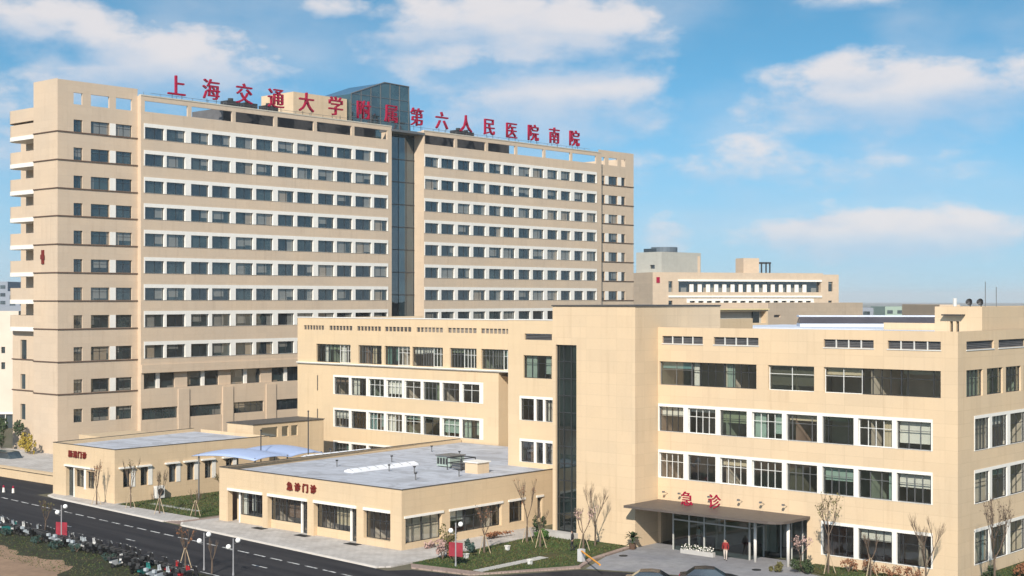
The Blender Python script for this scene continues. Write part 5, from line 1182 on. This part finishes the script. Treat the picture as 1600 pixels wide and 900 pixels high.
for (x, y) in kept:
    k = rng.choices(range(5), (8, 2.2, 3, .8, 1))[0]; rz = pi/2+rng.uniform(-.25, .25)+(.35 if x > -98 else .2)
    if not used[k]: protos[k].location = (x, y, .004); protos[k].rotation_euler = (0, 0, rz); used[k] = True
    else: dup(protos[k], (x, y, .004), rz)
for k in range(5):
    if not used[k]: protos[k].location = (-98.5-k*.9, 65.6, .004); protos[k].rotation_euler = (0, 0, pi/2)

# ---------------------------------------------------------------- cars
def make_car(label, x, y, rz, col, name, van=False):
    t = thing('parked_van' if van else 'parked_car', label, 'van' if van else 'car', (x, y, .004), rz); t['base'] = [0, 0, 0]
    pm_ = flat('car_paint_'+name, col, .22, var=.03, spec=.6)
    hw = .88 if not van else 1.0
    prof = [(-2.2, .35, .62), (-2.15, .30, .95), (-1.6, .28, 1.0), (-.9, .28, .98), (.9, .28, .95), (1.6, .28, .88), (2.1, .30, .75), (2.22, .38, .60)] if not van else [(-2.6, .35, 1.0), (-2.55, .3, 1.25), (-1.6, .3, 1.25), (0, .3, 1.25), (1.4, .3, 1.2), (2.2, .3, 1.1), (2.55, .32, .95), (2.6, .4, .8)]
    b = MB(); v = []; n = 6
    for (px, zl, zu) in prof:
        k = 1-.10*max(0, abs(px)-1.6); 
        v += [(px, -hw*k*.9, zl), (px, -hw*k, (zl+zu)*.5), (px, -hw*k*.93, zu), (px, hw*k*.93, zu), (px, hw*k, (zl+zu)*.5), (px, hw*k*.9, zl)]
    f = [(i*n+j, (i+1)*n+j, (i+1)*n+(j+1) % n, i*n+(j+1) % n) for i in range(len(prof)-1) for j in range(n)]+[tuple(range(n)), tuple((len(prof)-1)*n+j for j in range(n-1, -1, -1))]
    b.mesh(v, f); b.build('body', pm_, t, smooth=False)
    cab = [(-1.75, .96), (-1.1, 1.42), (-.3, 1.48), (.35, 1.42), (1.15, .94)] if not van else [(-2.55, 1.2), (-2.4, 1.95), (-.5, 2.05), (1.3, 1.98), (2.15, 1.12)]
    b = MB(); v = []
    for (px, z) in cab: kk = .86 if z < 1.3 else .70 if not van else .86; v += [(px, -hw*kk, z), (px, hw*kk, z)]
    m_ = len(cab)
    b.mesh(v, [(2*i, 2*i+2, 2*i+3, 2*i+1) for i in (0, m_-2)] + [tuple(2*i for i in range(m_))[::-1], tuple(2*i+1 for i in range(m_))]); b.build('window', G_DARK, t)
    b = MB(); b.mesh([(c[0], c[1]*1.01, c[2]+.012) for c in v[2:-2]], [(2*i, 2*i+2, 2*i+3, 2*i+1) for i in range(m_-3)]); b.build('car_roof', pm_, t)
    for wx in (-1.35, 1.35):
        for s in (-1, 1):
            b = MB(); b.tube([(wx, s*hw*.78, .32), (wx, s*hw*1.0, .32)], .32, 14); wh = b.build('wheel', flat('tyre', (.02, .02, .02), .9), t); b = MB(); b.tube([(wx, s*hw*1.0, .32), (wx, s*hw*1.01, .32)], .19, 10); b.build('rim', ALU, wh)
    e = prof[-1][0]
    for s in (-1, 1):
        b = MB(); b.box(e-.12, e+.01, s*.55-.16, s*.55+.16, prof[-1][2]-.08, prof[-1][2]+.08); b.build('headlight', WHITE, t)
        b = MB(); b.box(-e-.0, -e+.1, s*.55-.16, s*.55+.16, prof[-1][2]+.05, prof[-1][2]+.22); b.build('tail_light', RED, t)
    return t
make_car('black parked car at the bottom edge before the plaza, the right one', -57.9, 87.2, R(35), (.012, .012, .014), 'black')
make_car('dark grey parked car at the bottom edge before the plaza, the left one', -60.2, 83.6, R(30), (.03, .03, .035), 'dark_grey')
make_car('dark teal van parked on the terrace at the left edge', -165.6, 91.6, R(5), (.02, .05, .055), 'teal', True)

# ---------------------------------------------------------------- person
def person(label, x, y, z, rz, coat, legs, hair=(.015, .012, .01)):
    J = {'pel': (0, 0, .95), 'waist': (0, .01, 1.1), 'chest': (0, 0, 1.32), 'neck': (0, 0, 1.48), 'head': (0, .02, 1.6), 'top': (0, .01, 1.70),
         'sl': (-.18, 0, 1.42), 'el': (-.25, -.03, 1.14), 'hl': (-.25, .08, .90), 'sr': (.18, 0, 1.42), 'er': (.25, -.06, 1.15), 'hr': (.26, -.02, .90),
         'kl': (-.10, .10, .52), 'al': (-.10, .05, .09), 'tl': (-.10, .20, .05), 'kr': (.10, .0, .52), 'ar': (.10, -.16, .10), 'tr': (.10, -.02, .05), 'pl': (-.10, 0, .88), 'pr': (.10, 0, .88)}
    E_ = [('pel', 'waist'), ('waist', 'chest'), ('chest', 'neck'), ('neck', 'head'), ('head', 'top'), ('chest', 'sl'), ('sl', 'el'), ('el', 'hl'), ('chest', 'sr'), ('sr', 'er'), ('er', 'hr'), ('pel', 'pl'), ('pl', 'kl'), ('kl', 'al'), ('al', 'tl'), ('pel', 'pr'), ('pr', 'kr'), ('kr', 'ar'), ('ar', 'tr')]
    Rr = {'pel': .14, 'waist': .135, 'chest': .15, 'neck': .055, 'head': .095, 'top': .075, 'sl': .075, 'el': .055, 'hl': .04, 'sr': .075, 'er': .055, 'hr': .04, 'kl': .065, 'al': .045, 'tl': .04, 'kr': .065, 'ar': .045, 'tr': .04, 'pl': .1, 'pr': .1}
    ks = list(J); me = bpy.data.meshes.new('person'); me.from_pydata([J[k] for k in ks], [(ks.index(a), ks.index(c)) for a, c in E_], [])
    o = bpy.data.objects.new('person', me); COL.objects.link(o); o.modifiers.new('skin', 'SKIN'); o.modifiers.new('sub', 'SUBSURF').levels = 1; o.modifiers['sub'].render_levels = 1
    for i, k in enumerate(ks): me.skin_vertices[0].data[i].radius = (Rr[k],)*2; me.skin_vertices[0].data[i].use_root = (k == 'pel')
    dg = bpy.context.evaluated_depsgraph_get(); m2 = bpy.data.meshes.new_from_object(o.evaluated_get(dg)); bpy.data.objects.remove(o)
    for mm in (flat('coat_'+coat[0], coat[1], .8), flat('legs_'+legs[0], legs[1], .8), flat('skin', (.45, .28, .20), .6), flat('hair', hair, .7), flat('shoe', (.02, .02, .02), .6)): m2.materials.append(mm)
    for p in m2.polygons:
        c = p.center; p.material_index = 4 if c.z < .10 else 1 if c.z < .86 and abs(c.x) < .2 else 2 if c.z < .93 else 0 if c.z < 1.47 else (3 if c.z > 1.66 or c.y < -.02 else 2); p.use_smooth = True
    o = bpy.data.objects.new('person', m2); COL.objects.link(o); o.location = (x, y, z); o.rotation_euler = (0, 0, rz)
    return tag(o, label, 'person')
person('person in a dark red coat and pale trousers walking before the entrance', -62.9, 97.0, .012, R(200), ('red', (.22, .02, .02)), ('pale', (.55, .48, .42)))
person('person in white standing behind the left entrance glass', -68.0, 100.8, .06, R(180), ('white', (.7, .68, .66)), ('white', (.62, .6, .58)))
person('person in dark clothes standing by the pinkish young tree in the lawn', -74.6, 91.9, .1, R(120), ('dark', (.03, .03, .035)), ('dark', (.025, .025, .03)))
